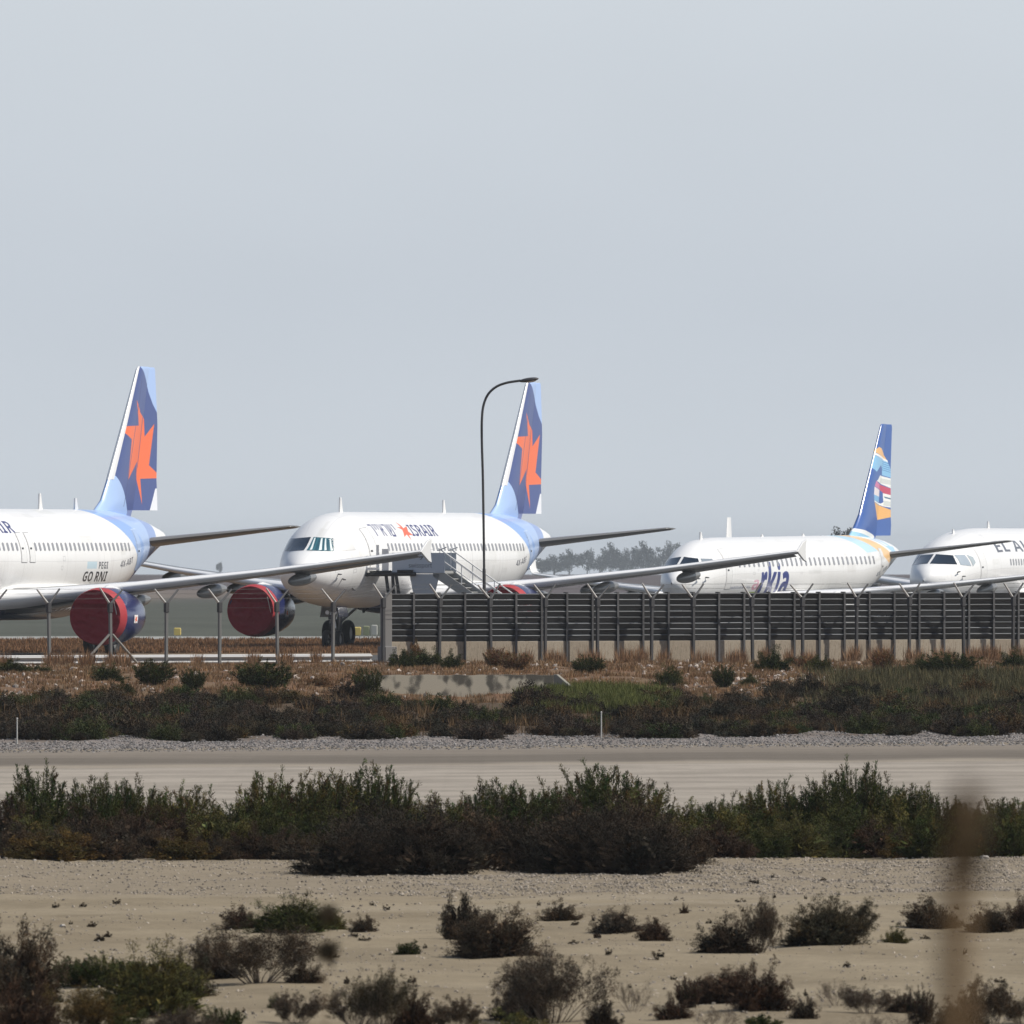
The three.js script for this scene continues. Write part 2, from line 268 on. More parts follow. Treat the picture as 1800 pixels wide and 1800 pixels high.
      const place = (s, x, y) => V(sg * (s.x - Math.sin(s.a) * y * s.t * s.c), s.y + Math.cos(s.a) * y * s.t * s.c, -(s.s + x * s.c));
      part('winglet', crease(surface(secs, sg > 0 ? foil(0, 1) : foil(0, 1).reverse(), place), 45), whitePaint, w);
    }
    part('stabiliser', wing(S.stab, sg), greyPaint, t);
    // engine
    const E = S.engine, eg = new THREE.Group(); eg.name = 'engine'; eg.position.set(sg * E.x, E.y, -E.s); t.add(eg);
    const R = E.r, len = E.len, prof = [[.93, .25], [.97, .05], [1, 0], [1.05, .1], [1.12, .45], [1.15, 1.1], [1.13, 1.9], [1.04, 2.7], [.93, .94 * len], [.86, len], [.80, len]].map(([r, z]) => new THREE.Vector2(r * R, z));
    const lathe = (pts, n = 48) => { const g = new THREE.LatheGeometry(pts, n); g.rotateX(-Math.PI / 2); return g; };
    part('nacelle', lathe(new THREE.SplineCurve(prof).getPoints(40)), S.nacelle, eg);
    part('exhaust_cone', lathe([[.80, len - .05], [.62, len + .1], [.55, len + .55], [.3, len + .7], [.12, len + 1.1], [0, len + 1.3]].map(([r, z]) => new THREE.Vector2(r * R, z)), 32), exhaust, eg);
    if (E.cover) {
      const g = new THREE.CircleGeometry(1.045 * R, 48), rr = rnd(sg + 7), pos = [], idx = [], rings = 26, n = 72;
      for (let j = 0; j <= rings; j++) for (let i = 0; i < n; i++) { const r = 1.05 * R * j / rings, a = i / n * 2 * Math.PI, x = r * Math.cos(a), y = r * Math.sin(a); const sag = .05 * (1 - (j / rings) ** 2) - .10 * Math.exp(-(((y / R - .5) / .07) ** 2)) * (1 - (x / R) ** 2) + .07 * Math.exp(-(((y / R - .38) / .1) ** 2)) + .05 * n3(x * 1.7, y * 2.6, sg * 5) + .024 * n3(x * 4.5, y * 5.5, sg); pos.push(x, y, .06 - sag * (j < rings ? 1 : 0)); }
      for (let j = 0; j < rings; j++) for (let i = 0; i < n; i++) { const a = j * n + i, b = j * n + (i + 1) % n; idx.push(a, a + n, b, b, a + n, b + n); }
      const cov = part('engine_cover', geoOf(pos, idx), redCoverShaded, eg);
      part('collar', lathe([[1.05, -.06], [1.075, 0], [1.10, .2], [1.145, .52], [1.10, .53]].map(([r, z]) => new THREE.Vector2(r * R, z)), 56), redCoverSunlit, cov);
      part('strap', bar(V(R * .78, R * .6, .07), V(R * .98, -R * .28, .03), .018), mat(.45, .38, .34, .8), cov);
      const emblem = canvasTex(64, 64, (c) => { c.fillStyle = '#e9e6e6'; c.fillRect(0, 0, 64, 64); c.fillStyle = '#e8683c'; c.beginPath(); for (const [x, y] of [[22, 6], [34, 20], [52, 10], [44, 34], [60, 50], [36, 46], [26, 62], [22, 42], [6, 34], [20, 28]]) c.lineTo(x, y); c.fill(); });
      const ep = [], ei = [], eu = []; for (let i = 0; i <= 6; i++) for (let j = 0; j <= 1; j++) { const a = (sg > 0 ? 1 : 1) * lerp(3, -13, i / 6) * D2R, r = R * 1.157 + .008; ep.push(Math.cos(a) * r, Math.sin(a) * r, -(1.35 + .42 * j)); eu.push(j, 1 - i / 6); }
      for (let i = 0; i < 6; i++) { const a = i * 2; ei.push(a, a + 2, a + 1, a + 1, a + 2, a + 3); }
      part('emblem', geoOf(ep, ei, { uv: eu }), new THREE.MeshStandardMaterial({ map: emblem, roughness: .4, side: THREE.DoubleSide }), eg);
    } else {
      const fan = []; for (let i = 0; i < 18; i++) { const b = box(0, R * .52, 0, .16, R * .8, .03, 0, .5, 0); b.rotateZ(i / 18 * 2 * Math.PI); fan.push(b); }
      part('fan', join([...fan.map((g) => g.translate(0, 0, -.7)), new THREE.ConeGeometry(R * .28, .6, 20).rotateX(Math.PI / 2).translate(0, 0, -.5)]), darkMetal, eg);
      part('inlet_wall', lathe([[.93, .25], [.94, .6], [.95, 1]].map(([r, z]) => new THREE.Vector2(r * R, z)), 40), greyPaint, eg);
    }
    const pw = between(S.wing, E.x), rel = [[.8, R * 1.09, R * .95, .05], [1.5, R * 1.24, R * .9, .17], [2.4, pw.y - E.y + .02, R * .8, .2], [3.8, pw.y - E.y - .06, R * .6, .2], [5.0, pw.y - E.y - .2, R * .8, .06]];
    const pp = [], pi = []; for (const [z, u, l, wd] of rel) pp.push(-wd, l, -z, -wd, u - .08, -z, -wd * .4, u, -z, wd * .4, u, -z, wd, u - .08, -z, wd, l, -z);
    for (let j = 0; j < rel.length - 1; j++) for (let i = 0; i < 6; i++) { const a = j * 6 + i, b = j * 6 + (i + 1) % 6; pi.push(a, a + 6, b, b, a + 6, b + 6); }
    part('pylon', crease(geoOf(pp, pi).toNonIndexed(), 30), whitePaint, eg);
    // main gear
    const G = S.gear, gg = new THREE.Group(); gg.name = 'main_gear'; gg.position.set(sg * G.x, 0, -G.s); t.add(gg);
    part('strut', join([bar(V(0, G.r, 0), V(-sg * .15, 2.3, 0), .13), bar(V(0, 1.0, 0), V(-sg * 1.4, 2.2, 0), .06), bar(V(-.5, G.r, 0), V(.5, G.r, 0), .08), bar(V(0, .7, .1), V(0, 1.2, .35), .05)]), steel, gg);
    part('gear_door', box(sg * .28, 1.45, 0, .05, 1.3, .9, 0, 0, sg * -.12), whitePaint, gg);
    for (const k of [-1, 1]) { const wh = part('wheel', new THREE.TorusGeometry(G.r - .17, .17, 12, 28).scale(1, 1, 1.2).rotateY(Math.PI / 2).translate(k * .44, G.r, 0), rubber, gg); part('rim', new THREE.CylinderGeometry(G.r - .2, G.r - .2, .22, 20).rotateZ(Math.PI / 2).translate(k * .44, G.r, 0), greyPaint, wh); }
  }
  { // nose gear
    const G = S.noseGear, gg = new THREE.Group(); gg.name = 'nose_gear'; gg.position.set(0, 0, -G.s); t.add(gg);
    part('strut', join([bar(V(0, G.r, 0), V(0, 2.1, -.12), .095), bar(V(-.33, G.r, 0), V(.33, G.r, 0), .06), bar(V(0, .95, 0), V(0, 2.0, -.9), .05), bar(V(0, .6, .1), V(0, 1.0, .3), .035), bar(V(0, 1.0, .3), V(0, 1.3, .08), .035), box(0, 1.35, .12, .3, .2, .1)]), darkMetal, gg);
    for (const k of [-1, 1]) {
      const wh = part('wheel', new THREE.TorusGeometry(G.r - .115, .115, 12, 28).scale(1, 1, 1.15).rotateY(Math.PI / 2).translate(k * .27, G.r, 0), rubber, gg); part('rim', new THREE.CylinderGeometry(G.r - .14, G.r - .14, .15, 20).rotateZ(Math.PI / 2).translate(k * .27, G.r, 0), greyPaint, wh);
      part('gear_door', box(k * .38, 1.62, -.2, .03, .55, 1.3, 0, 0, k * .16), k > 0 ? navyPaint : greyPaint, gg);
      part('gear_lamp', new THREE.CylinderGeometry(.09, .07, .09, 14).rotateX(Math.PI / 2).translate(k * .18, 1.55, .16), steel, gg);
    }
  }
  // fin and rudder
  const P = S.fin, finMap = canvasTex(1024, 1024, (g, w, h) => P.paint(g, (s) => (s - P.s0) / (P.s1 - P.s0) * w, (y) => h - (y - P.h0) / (P.h1 - P.h0) * h)), finPaint = new THREE.MeshPhysicalMaterial({ map: finMap, roughness: .4, clearcoat: .5, clearcoatRoughness: .15 });
  const hinge = (s) => (P.hinge[0] + (s.h - P.h0) / (P.h1 - P.h0) * (P.hinge[1] - P.hinge[0])), uvOf = (s, x) => [(s.s + x * s.c - P.s0) / (P.s1 - P.s0), (s.h - P.h0) / (P.h1 - P.h0)];
  const secs = P.secs, share = (s) => (hinge(s) - s.s) / s.c, loopF = foil(0, 1, 12), half = loopF.length;
  const fin = part('fin', crease(surface(secs, loopF, (s, x, y) => V(y * s.t * s.c * (x > share(s) ? 1 : 1), s.h, -(s.s + Math.min(x, 1) * share(s) * s.c)), (s, x) => uvOf(s, x * share(s))), 50), finPaint, t);
  { // the hinge end of the fin keeps its thickness, the rudder carries it on
    const p = fin.geometry.attributes.position, q = [];
    const loopA = foil(0, .70, 12), loopB = foil(.705, 1, 8), dl = P.rudder * D2R;
    fin.geometry = crease(surface(secs, loopA, (s, x, y) => V(y * s.t * s.c, s.h, -(s.s + x / .70 * share(s) * s.c)), (s, x) => uvOf(s, x / .70 * share(s))), 50);
    const rs = secs.filter((s) => s.h >= P.rudderFrom - 1e-6);
    part('rudder', crease(surface(rs, loopB, (s, x, y) => { const r = (x - .70) / .30 * (1 - share(s)) * s.c, yy = y * s.t * s.c; return V(Math.sin(dl) * r + Math.cos(dl) * yy, s.h - (s.h > P.h1 - .01 ? .02 : 0), -(s.s + share(s) * s.c + Math.cos(dl) * r - Math.sin(dl) * yy)); }, (s, x) => uvOf(s, share(s) + (x - .70) / .30 * (1 - share(s)))), 50), finPaint, fin);
    if (P.edge) part('leading_edge', crease(surface(secs.filter((s) => s.h > P.edge), foil(0, .06, 5), (s, x, y) => V(y * s.t * s.c * 1.05 + Math.sign(y) * .006, s.h, -(s.s - .012 + x * s.c)))), steelWhite, fin);
  }
  if (S.drop) for (const c of t.children) if (!/gear/.test(c.name)) c.position.y -= S.drop;
  // aerials on the spine, pitot probes at the nose
  for (const [s, hgt, low] of S.aerials) { const sh = new THREE.Shape(), y0 = low ? B.bot(s) : B.top(s), k = low ? -1 : 1; sh.moveTo(-.2, -.06); sh.lineTo(.22, -.06); sh.lineTo(-.02, hgt); sh.lineTo(-.14, hgt); sh.closePath(); part('aerial', new THREE.ExtrudeGeometry(sh, { depth: .05, bevelEnabled: true, bevelSize: .012, bevelThickness: .012, bevelSegments: 1 }).translate(0, 0, -.025).rotateY(Math.PI / 2).scale(1, k, 1).translate(0, y0 - (S.drop || 0), -s), low ? darkMetal : whitePaint, t); }
  for (const [s, y] of S.probes) { const f = B.sides(s, y), p = B.point(s, f), n = B.normal(s, f); part('pitot_probe', join([bar(p, p.clone().addScaledVector(n, .14), .03), bar(p.clone().addScaledVector(n, .14).add(V(0, 0, .2)), p.clone().addScaledVector(n, .14).add(V(0, 0, -.1)), .025)]), darkMetal, t); }
  return { t, B };
}
const steelWhite = mat(.82, .82, .82, .3, { metalness: .15 });
// flat lettering drawn with strokes: the airline's name in Hebrew letters, read from the right
function hebrewIsrair(g, x, y, w, h) {
  const n = 7.2, u = w / n; g.lineWidth = h * .13; g.lineJoin = 'miter';
  const L = (o, pts) => { g.beginPath(); for (const [a, b] of pts) g.lineTo(x + (o + a) * u, y + b * h); g.stroke(); };
  const resh = (o) => L(o, [[.1, .06], [.72, .06], [.8, .2], [.8, 1]]), yod = (o) => L(o, [[.15, .06], [.4, .06], [.4, .5]]);
  resh(0); yod(1); yod(1.6); L(2.3, [[.1, 0], [.85, 1]]); L(2.3, [[.8, 0], [.75, .45], [.55, .55]]); L(2.3, [[.15, 1], [.2, .5], [.42, .4]]); resh(3.4);
  L(4.5, [[.1, 0], [.2, .98], [.85, .98], [1, 0]]); L(4.5, [[.52, 0], [.5, .5], [.2, .7]]); yod(5.8);
}
const starAt = (g, x, y, w, h) => { const P = [[.32, 0], [.5, .3], [.52, .5], [.95, .35], [.74, .72], [1, .95], [.6, .93], [.62, 1.25], [.42, .9], [.1, 1.05], [.3, .6], [0, .42], [.34, .42]]; g.beginPath(); for (const [a, b] of P) g.lineTo(x + a * w, y + b * h); g.fill(); };
function fit(g, text, x, y, w, h, font = 'bold', heavy = 0) { g.save(); g.font = `${font} 100px sans-serif`; g.textBaseline = 'alphabetic'; const m = g.measureText(text).width; g.translate(x, y + h); g.scale(w / m, h / 73); g.fillText(text, 0, 0); if (heavy) { g.strokeStyle = g.fillStyle; g.lineWidth = heavy; g.lineJoin = 'round'; g.strokeText(text, 0, 0); } g.restore(); }
function doorLines(g, X, Y, B, list, col = 'rgba(120,120,122,.9)') { g.strokeStyle = col; g.lineWidth = 2; for (const [s0, s1, y0, y1, dyed] of list) { g.strokeStyle = dyed ? '#dfe9f6' : col; const a = Y(B.sides(s0, y1) / D2R), b = Y(B.sides(s0, y0) / D2R); g.strokeRect(X(s0) - 2, a - 2, X(s1) - X(s0) + 4, b - a + 4); } }

const A320 = [[0, 3.32, 3.24, .03], [.12, 3.56, 3.0, .30], [.4, 3.80, 2.70, .60], [.9, 4.08, 2.42, .93], [1.5, 4.32, 2.20, 1.22], [2.1, 4.68, 2.04, 1.44], [2.7, 5.06, 1.94, 1.61], [3.5, 5.46, 1.86, 1.76], [4.6, 5.75, 1.78, 1.88], [6, 5.86, 1.74, 1.96], [7.2, 5.87, 1.73, 1.975], [23.5, 5.87, 1.73, 1.975], [25.6, 5.87, 1.85, 1.95], [28.4, 5.84, 2.42, 1.70], [31, 5.68, 3.14, 1.24], [33.2, 5.46, 3.74, .84], [35.2, 5.16, 4.24, .46], [36.2, 4.98, 4.48, .26], [36.55, 4.86, 4.62, .1]];
const A320wing = [{ x: 1.5, s: 11.4, c: 7.2, y: 2.28, t: .15, tw: 2 }, { x: 2.4, s: 12.0, c: 6.5, y: 2.33, t: .145, tw: 2 }, { x: 6.4, s: 14.0, c: 3.95, y: 2.80, t: .12, tw: 1.5 }, { x: 11, s: 16.4, c: 2.8, y: 3.36, t: .11, tw: 1 }, { x: 16.6, s: 19.3, c: 1.6, y: 4.16, t: .11, tw: .5 }];
const screenStripes = new THREE.MeshStandardMaterial({ roughness: .3, map: canvasTex(128, 64, (g) => { g.fillStyle = '#2f5a68'; g.fillRect(0, 0, 128, 64); g.fillStyle = '#39707c'; for (let i = 0; i < 5; i++) g.fillRect(4 + i * 26, 0, 9, 64); g.fillStyle = '#e8f0ee'; for (const [x, w] of [[12, 11], [58, 13], [84, 9], [112, 9]]) { g.beginPath(); g.moveTo(x - 5, 4); g.lineTo(x + w - 7, 2); g.lineTo(x + w + 4, 60); g.lineTo(x + 3, 62); g.fill(); } }) });
function israirLivery(text, rego, extra, doors) {
  return (g, X, Y, L) => {
    const B = body(A320);
    const curve = (f, n = 40) => { const o = []; for (let i = 0; i <= n; i++) { const deg = -180 + 360 * i / n; o.push([X(f(Math.abs(deg))), Y(deg)]); } return o; };
    const fill = (a, b, col) => { g.fillStyle = col; g.beginPath(); for (const p of curve(a)) g.lineTo(...p); for (const p of curve(b).reverse()) g.lineTo(...p); g.fill(); };
    const front = (d) => 25.0 + 3.6 * sst(0, 115, d), back = (d) => 33.2 + .6 * (1 - sst(0, 100, d));
    fill(front, back, '#a9c2ea');
    fill((d) => front(d), (d) => front(d) + .9 + 1.1 * sst(0, 60, d) * (1 - sst(70, 130, d)), '#8fb0e4');
    fill((d) => 31.8 - .4 * sst(0, 90, d), back, '#8da4d4');
    
    fill((d) => d > 104 ? front(d) : 60, (d) => d > 104 ? lerp(front(d) + .15, front(d) + 1.4, sst(104, 150, d)) : 60, '#2a3f86');
    g.fillStyle = '#263a7c'; for (const s of [1, -1]) g.fillRect(X(9.5), Y(s > 0 ? 152 : -180), X(29) - X(9.5), Y(180) - Y(152));
    g.fillStyle = g.strokeStyle = '#3c3f6e';
    if (text) { hebrewIsrair(g, X(5.7), Y(42), X(9.7) - X(5.7), Y(60) - Y(42)); g.fillStyle = '#ef6a45'; starAt(g, X(9.65), Y(37), X(11.2) - X(9.65), (Y(66) - Y(37)) * .8); g.fillStyle = '#3c3f6e'; }
    fit(g, 'ISRAIR', X(text ? 11.1 : 8.9), Y(text ? 42 : 40), X(text ? 14.8 : 13.5) - X(text ? 11.1 : 8.9), Y(60) - Y(42));
    g.fillStyle = '#5a5c66'; fit(g, rego, X(25.5), Y(92), X(27.5) - X(25.5), Y(100) - Y(92));
    if (extra) { g.fillStyle = '#c9dfea'; g.fillRect(X(21.3), Y(91), X(22.5) - X(21.3), Y(99) - Y(91)); g.fillStyle = '#4a4c54'; fit(g, 'PEGI', X(22.7), Y(91), X(23.9) - X(22.7), Y(99) - Y(91)); g.fillStyle = '#1c1d22'; fit(g, 'GO RNI', X(21.0), Y(102), X(24.0) - X(21.0), Y(114) - Y(102)); }
    doorLines(g, X, Y, B, doors);
    g.strokeStyle = 'rgba(150,150,150,.5)'; g.lineWidth = 1; for (const s of [4.4, 8.2, 13.6, 18.9, 23.4, 27.0]) { g.beginPath(); g.moveTo(X(s), 0); g.lineTo(X(s), 1024); g.stroke(); }
    g.strokeStyle = 'rgba(120,120,124,.8)'; for (const [s, d] of [[2.9, 96], [3.3, 128], [6.8, 132]]) g.strokeRect(X(s), Y(d), 16, 14);
  };
}
const israirFin = {
  s0: 26.2, s1: 35.6, h0: 5.4, h1: 11.74, hinge: [32.03, 34.65], rudder: 12, rudderFrom: 5.85, edge: 6.9,
  secs: [[5.4, 26.4, 8.1, .035], [5.85, 27.9, 6.6, .075], [6.25, 28.75, 5.8, .088], [7.1, 29.57, 5.05, .095], [9.4, 31.45, 3.6, .10], [11.62, 33.2, 2.0, .10], [11.74, 33.4, 1.75, .06]].map(([h, s, c, t]) => ({ h, s, c, t })),
  paint: (g, X, Y) => {
    const poly = (col, pts) => { g.fillStyle = col; g.beginPath(); for (const [s, h] of pts) g.lineTo(X(s), Y(h)); g.fill(); };
    poly('#46568e', [[20, 0], [40, 0], [40, 20], [20, 20]]);
    poly('#a9c3ee', [[33.35, 11.9], [33.9, 11.45], [34.31, 11.0], [34.42, 10.7], [34.75, 10.2], [35.05, 9.9], [36, 9.5], [36, 11.9]]);
    g.fillStyle = '#abc6f0'; g.beginPath(); g.moveTo(X(29.6), Y(7.5)); g.quadraticCurveTo(X(30.6), Y(7.0), X(31.05), Y(6.4)); g.lineTo(X(31.5), Y(5.75)); g.lineTo(X(31.8), Y(5)); g.lineTo(X(25), Y(5)); g.fill();
    poly('#8592bd', [[31.5, 5.85], [32.3, 5.85], [32.35, 5.2], [31.4, 5.2]]);
    poly('#f2713c', [[32.81, 10.38], [33.25, 9.85], [33.83, 9.6], [33.78, 8.87], [34.75, 9.4], [34.0, 7.7], [34.72, 7.38], [34.68, 7.17], [33.13, 7.14], [33.14, 6.08], [32.7, 7.3], [32.82, 7.85], [31.45, 7.08], [32.02, 8.74], [31.3, 9.02], [31.45, 9.28], [33.0, 9.32]]);
    poly('#e9ecf2', [[34.45, 6.75], [33.55, 5.5], [33.4, 5.2], [36, 5.2], [36, 6.75]]);
    g.strokeStyle = '#39447c'; g.lineWidth = 7; g.beginPath(); g.moveTo(X(32.86), Y(7.6)); g.quadraticCurveTo(X(33.25), Y(8.6), X(33.62), Y(9.65)); g.stroke();
    g.strokeStyle = '#333f70'; g.lineWidth = 5; g.beginPath(); g.moveTo(X(33.55), Y(11.2)); g.lineTo(X(30.9), Y(6.0)); g.stroke();
  },
};
const A320spec = {
  table: A320, wing: A320wing, aileron: [11.6, 16.2, 11], pods: [5.4, 8.4, 11.8], tip: 'arrow', win: [4.36, .533, .235, .34],
  doors: [[4.55, 5.37, 3.33, 5.12], [28.3, 29.0, 3.4, 5.05, 1]],
  cockpit: [[[[.06, 4.78], [.84, 4.72], [1.05, 4.17], [.06, 4.21]], glassDark, 'front'], [[[2.36, 4.72], [3.2, 4.72], [3.28, 4.24], [2.07, 4.18]], glassDark, 'side']],
  fairing: { s0: 10.2, s1: 24.2, w: 2.2, top: 3.1, bot: 1.42, split: 1.86, m: navyPaint },
  stab: [{ x: .4, s: 30.9, c: 4.0, y: 4.52, t: .10, tw: 1 }, { x: 1.0, s: 31.35, c: 3.7, y: 4.58, t: .10, tw: 1 }, { x: 6.1, s: 34.5, c: 1.45, y: 5.18, t: .10, tw: 1 }, { x: 6.25, s: 34.8, c: 1.0, y: 5.2, t: .06, tw: 1 }],
  engine: { x: 5.75, y: 1.60, s: 11.3, r: 1.0, len: 3.6, cover: true }, nacelle: navyPaint, gear: { x: 3.8, s: 17.7, r: .585 }, noseGear: { s: 5.07, r: .40 },
  fin: israirFin, aerials: [[6.2, .62], [21.0, .55], [9.5, .2, 1], [5.6, .25, 1]], probes: [[1.75, 3.2], [2.1, 3.0], [3.4, 2.6]],
};
airliner({ ...A320spec, nose: [-25.29, 596.8], label: 'white airliner cut by the left edge, orange star on its blue tail', rows: [[6.5, 13.0], [15.15, 27.2]], doors: [...A320spec.doors, [13.3, 13.9, 3.75, 4.9], [14.3, 14.9, 3.75, 4.9]], livery: israirLivery(false, '4X-ABT', true, [[13.3, 13.9, 3.75, 4.9], [14.3, 14.9, 3.75, 4.9], ...A320spec.doors]), aerials: [[21.2, .62], [25.6, .45], [6.2, .6], [16.5, .22, 1], [19.5, .3, 1]] });
const blind = gloss(.70, .70, .69, .45), p2cock = [[A320spec.cockpit[0][0], [screenStripes, glassDark], 'front'], [A320spec.cockpit[1][0], [blind, glassDark], 'side']];
const second = airliner({ ...A320spec, nose: [-9.20, 654.8], turn: -17.2, fin: { ...israirFin, rudder: 8.5 }, label: 'white airliner facing the camera in the middle, striped screen in its cockpit window', rows: [[7.0, 16.6], [17.3, 27.2]], cockpit: p2cock, livery: israirLivery(true, '4X-ABF', false, A320spec.doors) });

// third: slimmer regional jet
const E195 = [[0, 3.0, 2.92, .03], [.12, 3.22, 2.72, .24], [.4, 3.46, 2.45, .48], [.9, 3.74, 2.18, .75], [1.5, 4.02, 1.99, .98], [2.2, 4.38, 1.86, 1.16], [2.9, 4.66, 1.79, 1.28], [3.8, 4.88, 1.74, 1.40], [5, 5.0, 1.72, 1.48], [6.5, 5.05, 1.71, 1.505], [26.5, 5.05, 1.71, 1.505], [29, 5.05, 1.95, 1.44], [32, 4.97, 2.5, 1.2], [34.5, 4.84, 3.1, .86], [36.6, 4.62, 3.6, .5], [38.2, 4.34, 3.94, .2], [38.6, 4.24, 4.06, .08]];
airliner({
  table: E195, nose: [7.40, 711.7], turn: -17.2, pitch: .006, drop: .28, label: 'white airliner with a blue tail carrying striped orange, white and pink panels',
  wing: [{ x: 1.2, s: 12.6, c: 6.2, y: 2.15, t: .14, tw: 2 }, { x: 4.5, s: 14.4, c: 4.0, y: 2.42, t: .12, tw: 1.5 }, { x: 9, s: 17.0, c: 2.5, y: 2.84, t: .11, tw: 1 }, { x: 12.6, s: 19.1, c: 1.4, y: 3.25, t: .11, tw: .5 }], aileron: [9.4, 12.2, 6], pods: [5.0, 7.4, 9.8], tip: 1.5,
  win: [3.86, .80, .28, .40], rows: [[6.2, 30.2]], doors: [[4.2, 4.95, 2.66, 4.5], [31.2, 31.85, 2.75, 4.4]],
  cockpit: [[[[.06, 4.18], [.66, 4.10], [.90, 3.66], [.06, 3.70]], glassDark, 'front'], [[[2.2, 4.10], [3.0, 4.08], [3.15, 3.68], [1.95, 3.64]], gloss(.25, .29, .33, .2), 'side']],
  fairing: { s0: 11.2, s1: 22.5, w: 1.75, top: 2.6, bot: 1.46, split: 0, m: whitePaint },
  stab: [{ x: .3, s: 33.3, c: 3.3, y: 4.06, t: .10, tw: 1 }, { x: .9, s: 33.7, c: 3.0, y: 4.1, t: .10, tw: 1 }, { x: 5.95, s: 36.6, c: 1.3, y: 4.72, t: .09, tw: 1 }, { x: 6.04, s: 36.8, c: 1.0, y: 4.74, t: .06, tw: 1 }],
  engine: { x: 4.35, y: 1.45, s: 10.9, r: .84, len: 3.2 }, nacelle: whitePaint, gear: { x: 2.97, s: 18.4, r: .52 }, noseGear: { s: 3.6, r: .34 },
  fin: {
    s0: 28.6, s1: 37.6, h0: 4.6, h1: 10.42, hinge: [34.03, 36.47], rudder: 12, rudderFrom: 5.0, edge: 0,
    secs: [[4.6, 28.8, 7.3, .035], [5.0, 29.9, 6.1, .07], [5.5, 30.95, 5.2, .09], [6.04, 31.75, 4.45, .095], [8.29, 33.75, 2.85, .10], [10.3, 35.5, 1.6, .10], [10.42, 35.65, 1.4, .06]].map(([h, s, c, t]) => ({ h, s, c, t })),
    paint: (g, X, Y) => {
      const poly = (col, pts) => { g.fillStyle = col; g.beginPath(); for (const [s, h] of pts) g.lineTo(X(s), Y(h)); g.fill(); };
      poly('#3d62a8', [[20, 0], [40, 0], [40, 20], [20, 20]]);
      poly('#f0bd7e', [[34.4, 9.15], [34.9, 9.3], [35.3, 9.25], [35.8, 8.95], [36.2, 8.64], [34.4, 9.05]]);
      poly('#f3f3f0', [[34.2, 9.06], [36.25, 8.66], [36.3, 8.55], [34.2, 8.94]]);
      poly('#8cc2e6', [[34.1, 8.94], [36.3, 8.55], [36.6, 8.2], [37, 7.75], [35.45, 7.93], [35.4, 8.29], [35.15, 8.42], [34.35, 8.10], [33.6, 8.35]]);
      g.strokeStyle = '#3f70b2'; g.lineWidth = 4; for (let i = 0; i < 5; i++) { g.beginPath(); g.moveTo(X(35.5), Y(8.60 - i * .10)); g.lineTo(X(36.7), Y(8.44 - i * .10)); g.stroke(); }
      poly('#f2f2ee', [[34.55, 7.72], [35.0, 7.93], [37, 7.72], [37, 7.20], [34.3, 7.66]]);
      poly('#d3d8d4', [[35.1, 7.80], [37, 7.64], [37, 7.42], [35.0, 7.55]]);
      poly('#d77ba6', [[34.2, 7.66], [34.86, 7.5], [34.86, 7.24], [33.9, 7.41]]); poly('#c64662', [[34.86, 7.5], [37, 7.2], [37, 6.9], [35.4, 7.06], [34.86, 7.24]]);
      poly('#efe3e6', [[33.86, 7.38], [34.85, 7.22], [34.85, 6.88], [33.72, 7.0]]); poly('#7db6e4', [[33.72, 7.0], [34.85, 6.88], [34.75, 6.6], [33.76, 6.72]]);
      poly('#f2f2ee', [[35.4, 7.06], [37, 6.9], [37, 6.3], [35.3, 6.42], [33.8, 6.64], [33.76, 6.72], [34.75, 6.58], [35.35, 6.62]]); poly('#d3d8d4', [[35.45, 6.70], [37, 6.58], [37, 6.36], [35.35, 6.46]]); poly('#4d6f87', [[35.5, 6.9], [37, 6.75], [37, 6.68], [35.6, 6.82]]);
      poly('#3d62a8', [[34.86, 7.24], [35.36, 7.12], [35.40, 6.62], [35.0, 6.55], [34.75, 6.62]]);
      poly('#efb56a', [[33.81, 6.62], [36.3, 6.24], [37, 6.18], [37, 5.95], [34.42, 5.76]]);
      poly('#f4f5f3', [[30, 5.42], [32, 5.28], [33.6, 5.05], [34, 4.92], [33.6, 4.86], [31.5, 5.12], [30, 5.28]]); poly('#9fcde8', [[30, 5.28], [31.5, 5.12], [33.6, 4.86], [34, 4.5], [28, 4.5], [28, 5.28]]);
    },
  },
  livery: (g, X, Y) => {
    const B = body(E195), band = (f0, f1, d0, d1, col) => { g.fillStyle = col; for (const s of [1, -1]) { g.beginPath(); for (let i = 0; i <= 30; i++) g.lineTo(X(f0(lerp(d0, d1, i / 30))), Y(s * lerp(d0, d1, i / 30))); for (let i = 30; i >= 0; i--) g.lineTo(X(f1(lerp(d0, d1, i / 30))), Y(s * lerp(d0, d1, i / 30))); g.fill(); } };
    band((d) => 26 + d * .085, () => 36.0, 0, 118, '#a8d3ea'); band((d) => 25.5 + d * .05, (d) => 27.3 + d * .085, 0, 62, '#bfe0ef');
    band((d) => 27.2 + d * .062, (d) => 29.5 + d * .062, 0, 100, '#f4c98e'); band((d) => 29.5 + d * .062, (d) => 30.3 + d * .06, 0, 100, '#f4f4f2'); band((d) => 30.6 + d * .06, (d) => 36.6, 0, 52, '#eceff0'); band((d) => 31.6 + d * .055, (d) => 32.2 + d * .055, 0, 100, '#a8d3ea');
    g.fillStyle = '#55606e'; fit(g, '4X-EMB', X(30.2), Y(104), X(33) - X(30.2), Y(113) - Y(104));
    g.fillStyle = '#7d86a4'; fit(g, 'EMBRAER 195', X(4.7), Y(111), X(8.2) - X(4.7), Y(116) - Y(111), '');
